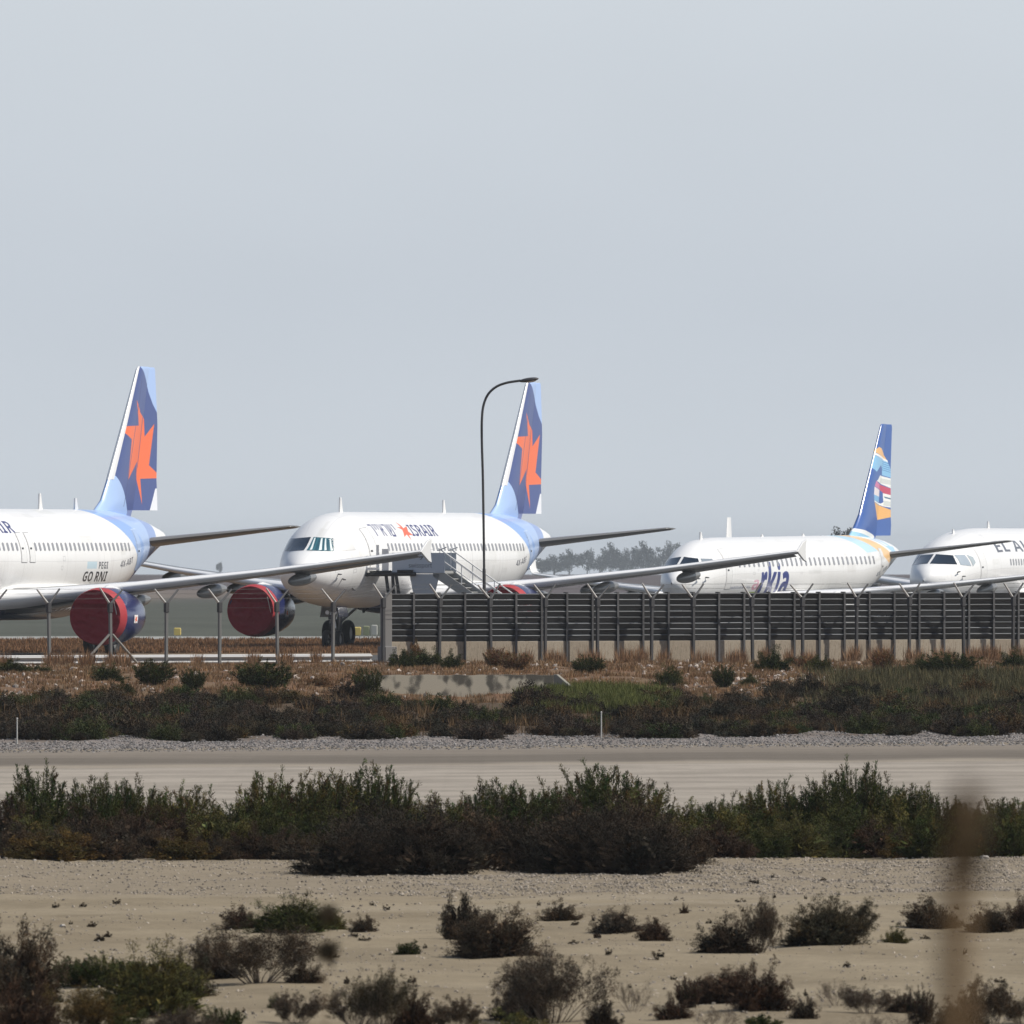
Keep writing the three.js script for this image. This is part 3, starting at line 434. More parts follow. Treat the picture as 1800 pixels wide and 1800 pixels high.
    g.fillStyle = '#24337c'; fit(g, 'rkia', X(9.6), Y(76), X(14.6) - X(9.6), Y(132) - Y(76), 'bold', 3); g.fillStyle = '#d9a3b4'; fit(g, 'a', X(8.4), Y(96), X(9.7) - X(8.4), Y(118) - Y(96)); g.fillStyle = '#b3cc55'; g.fillRect(X(8.4), Y(122), X(9.6) - X(8.4), Y(133) - Y(122)); g.fillStyle = '#5b94cf'; g.fillRect(X(8.9), Y(135), X(9.6) - X(8.9), Y(142) - Y(135));
    doorLines(g, X, Y, B, [[4.2, 4.95, 2.66, 4.5], [31.2, 31.85, 2.75, 4.4]], 'rgba(150,150,150,.8)');
  },
  aerials: [[4.8, .32], [15, .1], [22, .1]], probes: [[1.2, 2.9], [1.9, 2.95]],
});
// fourth: twin jet whose nose stands at the right edge
const B737 = [[0, 2.72, 2.64, .03], [.15, 3.0, 2.42, .30], [.5, 3.32, 2.10, .62], [1.1, 3.58, 1.82, .96], [1.8, 3.86, 1.62, 1.22], [2.3, 4.08, 1.53, 1.36], [2.9, 4.42, 1.46, 1.5], [3.8, 4.74, 1.40, 1.66], [5.2, 5.02, 1.35, 1.80], [7, 5.24, 1.33, 1.88], [10, 5.35, 1.33, 1.88], [25.5, 5.35, 1.33, 1.88], [29, 5.33, 1.8, 1.78], [33, 5.22, 2.7, 1.3], [36, 5.05, 3.5, .8], [38.5, 4.8, 4.2, .34], [39.2, 4.66, 4.42, .12]];
airliner({
  table: B737, nose: [20.75, 775], label: 'white airliner cut by the right edge, dark letters above its cabin windows',
  wing: [{ x: 1.5, s: 13.2, c: 7.0, y: 2.05, t: .14, tw: 2 }, { x: 5.4, s: 15.8, c: 4.5, y: 2.5, t: .12, tw: 1.5 }, { x: 11, s: 19.1, c: 2.8, y: 3.2, t: .11, tw: 1 }, { x: 16.7, s: 22.2, c: 1.5, y: 3.95, t: .11, tw: .5 }], aileron: [12, 16, 4], pods: [5.6, 8.6], tip: 2.85,
  win: [3.62, .508, .24, .34], rows: [[9.8, 30]], doors: [[4.6, 5.46, 2.5, 4.3], [32, 32.7, 2.8, 4.5]],
  cockpit: [[[[.06, 4.02], [.84, 3.96], [1.14, 3.50], [.06, 3.54]], glassDark, 'front'], [[[2.62, 3.98], [3.3, 3.99], [3.42, 3.42], [2.5, 3.48]], gloss(.40, .46, .52, .2), 'side'], [[[3.46, 3.99], [3.95, 3.88], [4.02, 3.6], [3.6, 3.40]], gloss(.44, .50, .53, .2), 'side']],
  fairing: { s0: 11.5, s1: 24, w: 2.05, top: 2.6, bot: 1.1, split: 0, m: whitePaint },
  stab: [{ x: .5, s: 33, c: 4.0, y: 4.5, t: .1 }, { x: 7.1, s: 37.5, c: 1.4, y: 5.2, t: .1 }],
  engine: { x: 4.83, y: 1.32, s: 11.0, r: .86, len: 3.4 }, nacelle: whitePaint, gear: { x: 2.86, s: 20, r: .56 }, noseGear: { s: 4.2, r: .34 },
  fin: { s0: 27, s1: 40, h0: 5.0, h1: 12.5, hinge: [34.8, 38.2], rudder: 8, rudderFrom: 5.3, edge: 0, secs: [[5.0, 27.5, 9.2, .04], [5.3, 30, 6.7, .08], [12.4, 36.4, 2.6, .1], [12.5, 36.5, 2.4, .06]].map(([h, s, c, t]) => ({ h, s, c, t })), paint: (g, X, Y) => { g.fillStyle = '#e6e7e8'; g.fillRect(0, 0, 1024, 1024); g.fillStyle = '#2b3f8f'; g.fillRect(0, 300, 1024, 90); g.fillRect(0, 620, 1024, 90); } },
  livery: (g, X, Y) => {
    const B = body(B737); g.fillStyle = '#5d6069'; fit(g, 'EL', X(7.6), Y(46), X(10.4) - X(7.6), Y(66) - Y(46)); fit(g, 'AL', X(11.2), Y(46), X(14.2) - X(11.2), Y(66) - Y(46));
    g.fillStyle = '#2b2f6e'; g.beginPath(); g.moveTo(X(13.2), Y(150)); g.quadraticCurveTo(X(16), Y(118), X(26), Y(96)); g.lineTo(X(38), Y(60)); g.lineTo(X(38), Y(84)); g.lineTo(X(24), Y(150)); g.fill();
    doorLines(g, X, Y, B, [[4.6, 5.46, 2.7, 4.5], [32, 32.7, 2.8, 4.5]], 'rgba(170,170,170,.8)');
  },
  aerials: [[5.6, .2], [12.2, .34], [20, .4]], probes: [[2.0, 3.1], [2.4, 2.9]],
});

// ------------------------------------------------------------------ boarding stairs at the second airliner's front door
{
  const t = thing('boarding_stairs', 'grey boarding stairs with a lettered side panel at the middle airliner', 'boarding stairs', second.t.position.clone(), second.t.rotation.y);
  const panelGrey = mat(.36, .39, .43, .55), frameGrey = mat(.30, .30, .29, .6), black = mat(.02, .02, .022, .6), whiteM = mat(.7, .7, .7, .5), z0 = -4.35, z1 = -5.95;
  part('platform', box(3.55, 3.28, (z0 + z1) / 2, 3.3, .12, 1.6), frameGrey, t);
  const sign = canvasTex(512, 160, (g) => { g.fillStyle = '#aeb6c1'; g.fillRect(0, 0, 512, 160); g.strokeStyle = g.fillStyle = '#33373d'; g.lineWidth = 7; g.beginPath(); g.moveTo(345, 14); g.quadraticCurveTo(310, 34, 262, 38); g.stroke(); g.beginPath(); g.moveTo(268, 26); g.lineTo(300, 34); g.lineTo(276, 56); g.stroke(); fit(g, 'swissport', 160, 84, 230, 34, ''); });
  const geo = new THREE.BoxGeometry(2.35, .86, .05).translate(4.1, 3.68, z0 + .03);
  part('side_panel', geo, [panelGrey, panelGrey, panelGrey, panelGrey, new THREE.MeshStandardMaterial({ map: sign, roughness: .55 }), panelGrey], t);
  part('side_panel', box(4.1, 3.68, z1 - .03, 2.35, .86, .05), panelGrey, t);
  part('canopy_frame', join([box(2.28, 3.85, z0 + .05, .12, 1.2, .08), box(2.0, 3.42, z0 + .1, .7, .12, .2), box(2.62, 3.8, z0 + .03, .3, .95, .06)]), whiteM, t);
  part('lower_panel', (() => { const s = new THREE.Shape(); s.moveTo(3.7, 3.2); s.lineTo(5.05, 3.2); s.lineTo(4.5, 1.1); s.lineTo(4.1, 1.1); s.closePath(); return new THREE.ExtrudeGeometry(s, { depth: .05, bevelEnabled: false }).translate(0, 0, z0 - .02); })(), panelGrey, t);
  part('bumper', join([bar(V(1.75, 3.18, z0 + .12), V(4.0, 3.2, z0 + .12), .085), bar(V(2.2, 3.28, z0 + .14), V(2.9, 3.3, z0 + .14), .06), bar(V(3.2, 3.32, z0 + .16), V(3.9, 3.33, z0 + .16), .06)]), black, t);
  for (const [a, b] of [[2.65, 2.95], [2.95, 3.05], [3.1, 3.45]]) part('leg', bar(V(a, 3.15, z0 + .05), V(b, .95, z0 + .05), .075), black, t);
  for (const z of [z0, z1]) {
    part('stringer', (() => { const s = new THREE.Shape(); s.moveTo(4.75, 3.38); s.lineTo(5.1, 3.38); s.lineTo(9.1, .62); s.lineTo(8.6, .62); s.lineTo(4.75, 3.1); s.closePath(); return new THREE.ExtrudeGeometry(s, { depth: .06, bevelEnabled: false }).translate(0, 0, z - .03); })(), frameGrey, t);
    part('railing', join([bar(V(4.95, 4.2, z), V(5.35, 4.35, z), .03), bar(V(5.0, 4.3, z), V(9.0, 1.55, z), .03), bar(V(5.0, 3.9, z), V(9.0, 1.15, z), .02), ...[0, .25, .5, .75, 1].map((u) => bar(V(lerp(5.05, 8.95, u), lerp(3.35, .65, u), z), V(lerp(5.05, 8.95, u), lerp(4.25, 1.55, u), z), .02))]), whiteM, t);
  }
  for (let i = 0; i < 14; i++) part('step', box(lerp(5.0, 8.75, i / 13), lerp(3.18, .72, i / 13), (z0 + z1) / 2, .3, .04, 1.5), frameGrey, t);
  part('chassis', join([box(6.0, .62, (z0 + z1) / 2, 6.4, .24, 1.7), box(4.4, 1.0, z1 + .1, 1.2, .6, .5)]), black, t);
  for (const x of [3.6, 8.2]) for (const z of [z0 + .05, z1 - .05]) part('wheel', new THREE.TorusGeometry(.26, .11, 8, 20).translate(x, .37, z), rubber, t);
}

// ------------------------------------------------------------------ fences, guard rail, lamp, headwall
const FEN = Math.tan(35 * D2R), fenceD = (x, off) => 457.5 + off + FEN * x;
const fenceX = (px, off = 0) => { const k = (px - 900) / F; return k * (457.5 + off) / (1 - FEN * k); };
const concrete = mat(.19, .185, .18, .85), fencePost = mat(.055, .055, .058, .8), armSunlit = mat(.5, .49, .47, .6), wire = mat(.14, .14, .14, .7);
const turnF = 35 * D2R;                                            // the fences' own x axis runs along them
{
  const t = thing('wire_fence', 'row of slim posts with forked tops and strands of barbed wire', 'fence', V(0, 0, -457.5), turnF);
  const pxs = [-10, 87, 195, 292, 386, 488, 585, 673, 772, 863, 958, 1050, 1145, 1219, 1323, 1411, 1505, 1598, 1694, 1780, 1868], along = (px) => fenceX(px) / Math.cos(turnF), tops = [], lr = rnd(31);
  for (const [i, px] of pxs.entries()) {
    const u = along(px), x = fenceX(px), g0 = ground(x, fenceD(x, 0)) - .1, top = 2.66 + (px > 650 ? .12 : 0), lean = (lr() - .5) * .035, ut = u + lean * (top - g0), o = part('post', join([rbox(u, (g0 + top) / 2, 0, .085, top - g0, .085, .012)]).applyMatrix4(new THREE.Matrix4().set(1, lean, 0, -lean * g0, 0, 1, 0, 0, 0, 0, 1, 0, 0, 0, 0, 1)), px < 650 ? mat(.16, .16, .155, .85) : fencePost, t);
    part('collar', rbox(ut - lean * .12, top - .12, 0, .13, .3, .12, .015), fencePost, o);
    for (const k of [-1, 1]) { const sway = (lr() - .5) * .06, a = V(ut + k * .03, top, 0), b = V(ut + k * .40 + sway, top + .42 - sway * k, sway); part('arm', bar(a, b, .034, .026, 6), k < 0 ? armSunlit : mat(.12, .12, .12, .6), o); tops.push([i, k, a, b]); }  // left arms coloured pale as if sunlit, right arms dark as if shaded
    if (i === 2) for (const k of [-1, 1]) part('brace', bar(V(u + k * .05, 1.75, 0), V(u + k * .95, ground(x + k * .8, fenceD(x + k * .8, 0)) + .05, .02), .04, .04, 6), mat(.22, .21, .19, .8), o);
  }
  const strands = [];
  for (const k of [-1, 1]) for (const f of [.35, .7, 1]) { const row = tops.filter((q) => q[1] === k); for (let i = 0; i < row.length - 1; i++) { const p = row[i][2].clone().lerp(row[i][3], f), q = row[i + 1][2].clone().lerp(row[i + 1][3], f), m = p.clone().lerp(q, .5).add(V(0, -.02, 0)); strands.push(bar(p, m, .003, .003, 3), bar(m, q, .003, .003, 3)); } }
  strands.push(bar(V(along(pxs[0]), 2.52, 0), V(along(673), 2.52, 0), .002, .002, 3));
  part('barbed_wire', join(strands), wire, t);
}
{
  const t = thing('slatted_fence', 'dark slatted screen fence on low beige wall panels', 'fence', V(0, 0, -458.2), turnF), off = .7;
  const along = (px) => { const x = fenceX(px, off); return x / Math.cos(turnF); };
  const edges = []; for (let i = 0; i <= 26; i++) edges.push(680 + i * 45.2 - i * i * .035);
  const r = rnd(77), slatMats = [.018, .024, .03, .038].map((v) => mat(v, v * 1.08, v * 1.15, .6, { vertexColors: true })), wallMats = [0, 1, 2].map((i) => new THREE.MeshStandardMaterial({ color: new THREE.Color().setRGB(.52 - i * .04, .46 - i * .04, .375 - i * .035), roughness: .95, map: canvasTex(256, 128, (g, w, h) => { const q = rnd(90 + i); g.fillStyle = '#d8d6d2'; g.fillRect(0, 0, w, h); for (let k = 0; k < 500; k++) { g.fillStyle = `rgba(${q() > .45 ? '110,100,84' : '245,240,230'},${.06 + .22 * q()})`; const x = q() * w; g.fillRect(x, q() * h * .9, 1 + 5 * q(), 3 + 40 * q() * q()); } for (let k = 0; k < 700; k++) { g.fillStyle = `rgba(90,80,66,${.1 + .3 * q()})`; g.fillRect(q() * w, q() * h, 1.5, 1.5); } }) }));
  const h = .178, rows = 8, top = 2.93, prof = new THREE.Shape(); prof.moveTo(0, 0); prof.lineTo(.055, h * .85); prof.lineTo(.056, h * .88); prof.lineTo(.030, h * .985); prof.lineTo(.0, h * .985); prof.lineTo(-.03, .012); prof.lineTo(-.03, 0); prof.closePath();
  for (let i = 0; i < edges.length; i++) {
    const u = along(edges[i]), g0 = ground(fenceX(edges[i], off), fenceD(fenceX(edges[i], off), off)) - .15;
    if (i === 0) { part('end_post', join([rbox(u - .06, (g0 + top + .02) / 2, .05, .26, top + .02 - g0, .26, .02), rbox(u - .02, g0 + .35, .05, .42, .7, .42, .02)]), concrete, t); }
    else part('post', join([box(u, (g0 + top + .03) / 2, .075, .07, top + .03 - g0, .012), box(u, (g0 + top + .03) / 2, 0, .02, top + .03 - g0, .138), box(u, (g0 + top + .03) / 2, -.075, .07, top + .03 - g0, .012)]), r() > .5 ? mat(.065, .065, .068, .75) : mat(.085, .085, .088, .75), t);
    if (i === edges.length - 1) break;
    const v = along(edges[i + 1]), len = v - u - .05;
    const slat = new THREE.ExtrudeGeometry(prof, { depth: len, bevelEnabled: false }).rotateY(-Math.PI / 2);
    { const P = slat.attributes.position, c = []; for (let q = 0; q < P.count; q += 3) { const e = [0, 1, 2].every((m) => P.getY(q + m) > h * .84 && P.getZ(q + m) > .02); for (let m = 0; m < 3; m++) c.push(...(e ? [4, 4, 4] : [1, 1, 1])); } slat.setAttribute('color', new THREE.Float32BufferAttribute(c, 3)); }  // upper lip tinted paler, painting the bright line of a sunlit edge
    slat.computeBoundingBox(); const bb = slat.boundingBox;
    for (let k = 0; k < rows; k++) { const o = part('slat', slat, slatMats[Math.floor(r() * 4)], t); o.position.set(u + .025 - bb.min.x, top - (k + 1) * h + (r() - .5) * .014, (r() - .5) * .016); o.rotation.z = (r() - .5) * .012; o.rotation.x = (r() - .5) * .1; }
    part('wall_panel', rbox((u + v) / 2, (g0 + top - rows * h - .01) / 2, -.02, len + .03, top - rows * h - .01 - g0, .09, .012), wallMats[Math.floor(r() * 3)], t);
  }
}
{
  const a = V(-18, 0, 0), t = thing('guard_rail', 'corrugated steel guard rail running behind the wire fence posts', 'guard rail', V(0, 0, -466), turnF);
  const u0 = -20, u1 = fenceX(652, 8.5) / Math.cos(turnF), y = .94, pr = []; for (let i = 0; i <= 24; i++) { const v = i / 24; pr.push([.155 - .31 * v, .045 * Math.cos(v * 4 * Math.PI + Math.PI) ]); }
  const pos = [], idx = []; const cols = 26; for (let j = 0; j <= cols; j++) for (const [yy, zz] of pr) pos.push(lerp(u0, u1, j / cols), y + yy, zz + .05);
  for (let j = 0; j < cols; j++) for (let i = 0; i < pr.length - 1; i++) { const p = j * pr.length + i, q = p + pr.length; idx.push(p, p + 1, q, q, p + 1, q + 1); }
  part('rail', geoOf(pos, idx), mat(.36, .36, .36, .55, { metalness: .1, side: THREE.DoubleSide }), t);
  for (let u = u1 - 1.2; u > u0; u -= 2) part('post', join([box(u, .45, -.06, .06, 1.3, .1), box(u, y, -.02, .1, .2, .06)]), mat(.3, .3, .3, .6, { metalness: .3 }), t);
}
{
  const d = 520, p = at(852, d), s = F / d, t = thing('street_lamp', 'tall lamp post with a curved arm behind the slatted fence', 'street lamp', p);
  const P = (px, py) => V((px - 900) / s - p.x, EYE + (HZ - py) / s - p.y, 0);
  const pts = [P(852, 1160).setY(-.3), P(851, 1000), P(849, 850), P(847, 740), P(850, 712), P(858, 693), P(872, 680), P(890, 673), P(915, 669)];
  part('pole', new THREE.TubeGeometry(new THREE.CatmullRomCurve3(pts, false, 'centripetal'), 80, .044, 10), mat(.06, .062, .065, .6), t);
  part('lower_pole', bar(V(pts[0].x, -.3, 0), V(pts[1].x, pts[1].y, 0), .066, .056, 12), mat(.06, .062, .065, .6), t);
  const a = P(913, 669.5), b = P(946, 665), g = new THREE.SphereGeometry(1, 20, 12).scale(.34, .075, .13).rotateZ(.14).translate((a.x + b.x) / 2, (a.y + b.y) / 2 - .01, 0);
  const head = part('lamp_head', g, mat(.05, .05, .055, .5), t); part('lens', new THREE.SphereGeometry(1, 14, 8, 0, 2 * Math.PI, Math.PI / 2, Math.PI / 2).scale(.2, .06, .1).rotateZ(.14).translate((a.x + b.x) / 2 + .06, (a.y + b.y) / 2 - .04, 0), gloss(.5, .5, .48, .2), head);
}
{
  const t = thing('concrete_headwall', 'stained concrete culvert headwall in the brown bank', 'concrete wall', V(-1.35, 0, -398));
  const stain = canvasTex(1024, 160, (g, w, h) => {
    g.fillStyle = '#c6bca6'; g.fillRect(0, 0, w, h); const im = g.getImageData(0, 0, w, h), a = im.data;
    for (let y = 0; y < h; y++) for (let x = 0; x < w; x++) { const o = (y * w + x) * 4, run = n2(x / 60, 3) * .5 + n2b(x / 190, 8) * .6, v = .8 * n2(x / 150, y / 80) + .35 * n2b(x / 40, y / 44) + .12 * n2(x / 9, y / 9) + run * .9 + .45 - y / h * 1.1; const k = sst(-.05, 1.0, v) * .5, f = 1 - k + .07 * n2b(x / 4, y / 4); for (let c = 0; c < 3; c++) a[o + c] = clamp(a[o + c] * f, 0, 255); }
    g.putImageData(im, 0, 0);
  });
  const m = new THREE.MeshStandardMaterial({ map: stain, roughness: .95 }), plain = mat(.22, .205, .17, .95);
  const fw = new THREE.BoxGeometry(5.0, 1.0, .3, 40, 6, 1), p = fw.attributes.position, r2 = rnd(4);
  for (let i = 0; i < p.count; i++) if (p.getY(i) > 0.49) p.setY(i, p.getY(i) + .018 * n2(p.getX(i) * 2, 5) ); 
  for (let i = 0; i < p.count; i++) p.setZ(i, p.getZ(i) - p.getY(i) * .16);
  fw.computeVertexNormals(); part('front_wall', fw.translate(0, .48, 0), [plain, plain, plain, plain, m, plain], t);
  const wgs = new THREE.Shape(); wgs.moveTo(0, -.1); wgs.lineTo(0, .985); wgs.lineTo(.12, .985); wgs.lineTo(1.75, .25); wgs.lineTo(1.75, -.1); wgs.closePath();
  part('wing_wall', new THREE.ExtrudeGeometry(wgs, { depth: .07, bevelEnabled: true, bevelSize: .01, bevelThickness: .01, bevelSegments: 1 }).rotateY(-58 * D2R).translate(2.5, 0, .12), mat(.26, .245, .205, .95), t);
}
for (const [px, y0, y1, label] of [[30, 1308, 1263, 'thin pale stake in the heath at the left edge'], [1057, 1297, 1252, 'thin pale stake at the heath edge below the headwall']]) {
  const p = onGround(px, y0), h = (y0 - y1) / F * -p.z, t = thing('marker_stake', label, 'stake', p, 0, 'pale marker stakes');
  part('stake', bar(V(0, -.1, 0), V(0, h, 0), .017, .014, 7), mat(.5, .49, .46, .7), t); part('stake_cap', new THREE.SphereGeometry(.02, 8, 6).translate(0, h, 0), mat(.6, .58, .55, .6), t);
}
{ // runway boards far behind the airliners
  const yellow = mat(.62, .48, .14, .6), grey = mat(.42, .42, .38, .7);
  const board = (px, py, w, h, m, label) => { const d = 735, t = thing('runway_board', label, 'runway board', at(px, d, 0)); part('board', rbox(0, h / 2 + .15, 0, w, h, .15, .05), m, t); for (const k of [-1, 1]) part('leg', box(k * w * .35, .1, 0, .06, .3, .06), grey, t); };
  board(312, 1117, .34, .36, yellow, 'small yellow runway board between two fence posts'); board(627, 1117, .42, .4, yellow, 'yellow runway board just right of the nose wheels'); board(644, 1117, .3, .45, mat(.25, .27, .16, .8), 'dull green box beside the yellow runway board'); board(658, 1117, .3, .5, grey, 'pale grey box next to the tall end post');
}

// ------------------------------------------------------------------ plants
class Leaves {
  constructor() { this.p = []; this.c = []; }
  blade(a, dir, len, wid, side, tone) {                             // a slim leaf with a fold, 2 faces
    const b = a.clone().addScaledVector(dir, len), m = a.clone().addScaledVector(dir, len * .45), l = m.clone().addScaledVector(side, wid), r = m.clone().addScaledVector(side, -wid);
    for (const v of [a, l, b, a, b, r]) { this.p.push(v.x, v.y, v.z); this.c.push(...tone); }
  }
  twig(a, b, r0, r1, tone) { const d = b.clone().sub(a).normalize(), s = V(d.y, -d.x, .3).cross(d).normalize(), t = d.clone().cross(s); const ring = (c, r) => [0, 1, 2].map((i) => c.clone().addScaledVector(s, Math.cos(i * 2.094) * r).addScaledVector(t, Math.sin(i * 2.094) * r)), A = ring(a, r0), Bq = ring(b, r1); for (let i = 0; i < 3; i++) { const j = (i + 1) % 3; for (const v of [A[i], A[j], Bq[j], A[i], Bq[j], Bq[i]]) { this.p.push(v.x, v.y, v.z); this.c.push(...tone); } } }
  geo() { return geoOf(this.p, null, { color: this.c }); }
}
const rv = (r) => { let v; do v = V(r() * 2 - 1, r() * 2 - 1, r() * 2 - 1); while (v.lengthSq() > 1 || v.lengthSq() < .01); return v.normalize(); };
const tone = (r, k = .35, warm = .25) => { const v = 1 - k + 2 * k * r(), w = (r() - .5) * warm; return [v * (1 + w), v, v * (1 - w * .6)]; };
function spray(F_, r, base, dir, len, n, bl, bw, spread, k) { for (let i = 0; i < n; i++) { const u = Math.pow(r(), .8), p = base.clone().addScaledVector(dir, len * u), d = dir.clone().addScaledVector(rv(r), spread * (1.1 - .4 * u)).normalize(), s = d.clone().cross(rv(r)).normalize(); p.addScaledVector(rv(r), bl * .25); F_.blade(p, d, bl * (.6 + .8 * r()), bw * (.7 + .6 * r()), s, k); } }
function puff(L, r, c, out, rad, n, bl, bw, tn) {                     // a loose ball of leaves that lean outwards
  for (let i = 0; i < n; i++) { const o = rv(r).multiplyScalar(rad * Math.cbrt(r())), p = c.clone().add(o), d = out.clone().multiplyScalar(.7).addScaledVector(o, .6 / rad).addScaledVector(rv(r), .7).normalize(), v = .7 + .6 * r(); L.blade(p, d, bl * (.6 + .8 * r()), bw * (.7 + .6 * r()), d.clone().cross(rv(r)).normalize(), tn.map((q) => q * v)); }
}
function uprightShrub(seed) {                                        // about 1 m wide and 1.2 m tall: many upswept brushes that merge below
  const r = rnd(seed), nn = createNoise2D(rnd(seed + 5)), L = new Leaves(), T = new Leaves(), n = 44;
  for (let i = 0; i < n; i++) {
    const a = i * 2.4 + r() * .8, k = Math.sqrt((i + .3) / n), lean = .60 * k * (.85 + .3 * r()), len = 1.12 * (1 - .42 * k * k) * (.86 + .2 * nn(Math.cos(a) * k * 1.6, Math.sin(a) * k * 1.6)) * (.92 + .10 * r()), b = V(Math.cos(a) * .16 * k, -.05, Math.sin(a) * .16 * k), dir = V(Math.cos(a) * lean, 1, Math.sin(a) * lean).normalize(), tip = b.clone().addScaledVector(dir, len), tn = tone(r, .36, .4);
    T.twig(b, tip, .010, .002, [1, 1, 1]);
    for (let j = 0; j < 5; j++) {
      const u = .42 + .54 * (j + r() * .8) / 5, q = b.clone().lerp(tip, Math.min(u, .94)), d = dir.clone().addScaledVector(rv(r), .5).add(V(0, .15, 0)).normalize(), sl = .07 + .11 * r(), e = q.clone().addScaledVector(d, sl), t2 = tn.map((v) => v * (.7 + .6 * r()));
      T.twig(q, e, .004, .0015, [1, 1, 1]); spray(L, r, q, d, sl, 30, .042, .0050, .75, t2); puff(L, r, e, d, .03, 12, .036, .0044, t2);
    }
    for (let j = 0; j < 2; j++) puff(L, r, b.clone().lerp(tip, .2 + .45 * r()), dir, .10, 10, .09, .02, tn);
    puff(L, r, tip.clone().addScaledVector(dir, -.05), dir, .055, 36, .042, .0048, tn); puff(L, r, b.clone().lerp(tip, .8), dir, .075, 30, .044, .005, tn);
  }
  return [L.geo(), T.geo()];
}
function domeShrub(seed, clumps = 92, blades = 100, bl = .032, bw = .0046, lob = .3, h = .62) { // about 1 m wide, h tall
  const r = rnd(seed), nn = createNoise3D(rnd(seed + 1)), L = new Leaves(), T = new Leaves();
  for (let i = 0; i < clumps; i++) {
    const d = rv(r); d.y = Math.abs(d.y) * 1.05 + .01; d.normalize();
    const rad = (.68 + .32 * Math.sqrt(r())) * (1 + lob * nn(d.x * 1.9, d.y * 1.9, d.z * 1.9) + lob * .5 * nn(d.x * 4.5, d.y * 4.5, d.z * 4.5)), tip = V(d.x * .48 * rad, d.y * h * rad, d.z * .48 * rad), b = V(d.x * .1 * r(), -.03, d.z * .1 * r()), mid = b.clone().lerp(tip, .6).add(V(0, -.01, 0));
    T.twig(b, mid, .006, .004, [1, 1, 1]); T.twig(mid, tip, .004, .0015, [1, 1, 1]);
    const out = tip.clone().sub(mid).normalize().add(V(0, .35, 0)).normalize(), tn = tone(r, .4, .4), k = .055 + .03 * r();
    puff(L, r, tip, out, k, blades, bl, bw, tn);
    for (let e = 0; e < 3; e++) { const o = out.clone().addScaledVector(rv(r), .7).normalize(), q = tip.clone().addScaledVector(o, k + .02 + .04 * r()); T.twig(tip, q, .003, .0012, [1, 1, 1]); puff(L, r, q, o, .018, Math.floor(blades * .12), bl, bw * .9, tn); }
    puff(L, r, mid, out, .11, 16, .10, .024, tn); puff(L, r, mid.clone().setY(mid.y * .5), out, .10, 8, .10, .024, tn);
  }
  return [L.geo(), T.geo()];
}
function twiggyShrub(seed, n = 34, blades = 22, h = .75) {           // open shrub with bare pale twigs
  const r = rnd(seed), L = new Leaves(), T = new Leaves();
  const grow = (b, dir, len, rad, lv) => {
    let p = b.clone(), d = dir.clone(); const seg = 3;
    for (let i = 0; i < seg; i++) { const q = p.clone().addScaledVector(d, len / seg); T.twig(p, q, rad * (1 - i * .22), rad * (1 - (i + 1) * .22), [1, 1, 1]); p = q; d = d.clone().addScaledVector(rv(r), .22).add(V(0, .07, 0)).normalize(); if (lv < 2 && (i > 0 || lv)) for (let k = 0; k < 2; k++) grow(p, d.clone().addScaledVector(rv(r), .75).add(V(0, .15, 0)).normalize(), len * (.42 + .2 * r()), rad * .6, lv + 1); }
    if ((lv > 0 && r() < .66) || (lv === 0 && blades > 10)) { const tn = tone(r, .3, .3); puff(L, r, p.clone().addScaledVector(d, -len * .2), d, .035 + len * .14, blades * 1.5, .03, .0044, tn); puff(L, r, p, d, .025, blades * .5, .03, .004, tn); };
  };
  for (let i = 0; i < n; i++) { const a = r() * 6.283, le = .25 + .85 * Math.sqrt(r()), d = V(Math.cos(a) * le, 1, Math.sin(a) * le).normalize(); grow(V(Math.cos(a) * .17 * le, -.03, Math.sin(a) * .17 * le), d, h * (.55 + .45 * r()) * (.62 + .38 * d.y), .009, 0); }
  return [L.geo(), T.geo()];
}
const KIND = { up: [uprightShrub(101), uprightShrub(202), uprightShrub(303)], dome: [domeShrub(11), domeShrub(22, 92, 100, .032, .0046, .42), domeShrub(33, 86, 100, .032, .0046, .5)], wide: [domeShrub(44, 150, 80, .026, .0038, .34), domeShrub(55, 150, 80, .026, .0038, .44)], twig: [twiggyShrub(7), twiggyShrub(8), twiggyShrub(9, 28, 34)], bare: [twiggyShrub(17, 16, 5)], small: [domeShrub(66, 40, 40, .08, .014, .35)] };
const SIZE = {}; for (const [k, list] of Object.entries(KIND)) SIZE[k] = list.map(([g]) => { const p = g.attributes.position, xs = [], ys = []; for (let i = 0; i < p.count; i += 3) { xs.push(Math.abs(p.getX(i))); ys.push(p.getY(i)); } xs.sort((a, b) => a - b); ys.sort((a, b) => a - b); return [2 * xs[Math.floor(xs.length * .975)], ys[Math.floor(ys.length * (k === 'up' ? .9985 : .992))]]; });
const leaf = (r, g, b) => new THREE.MeshPhysicalMaterial({ specularIntensity: .12, vertexColors: true, color: new THREE.Color().setRGB(r, g, b), roughness: .85, side: THREE.DoubleSide });
const TINT = { umber: leaf(.060, .050, .029), olive: leaf(.092, .086, .028), deep: leaf(.056, .062, .019), brown: leaf(.068, .050, .033), dark: leaf(.038, .029, .020), rust: leaf(.060, .038, .025), grey: leaf(.076, .058, .042), pale: leaf(.12, .095, .07), gold: leaf(.10, .068, .022), green: leaf(.042, .050, .014), straw: leaf(.18, .105, .052), slate: leaf(.036, .030, .022) };
const BARK = { dark: new THREE.MeshPhysicalMaterial({ specularIntensity: .1, vertexColors: true, color: new THREE.Color().setRGB(.05, .04, .03), roughness: .95 }), pale: new THREE.MeshPhysicalMaterial({ specularIntensity: .1, vertexColors: true, color: new THREE.Color().setRGB(.17, .14, .11), roughness: .95 }) };
const turns = rnd(404);
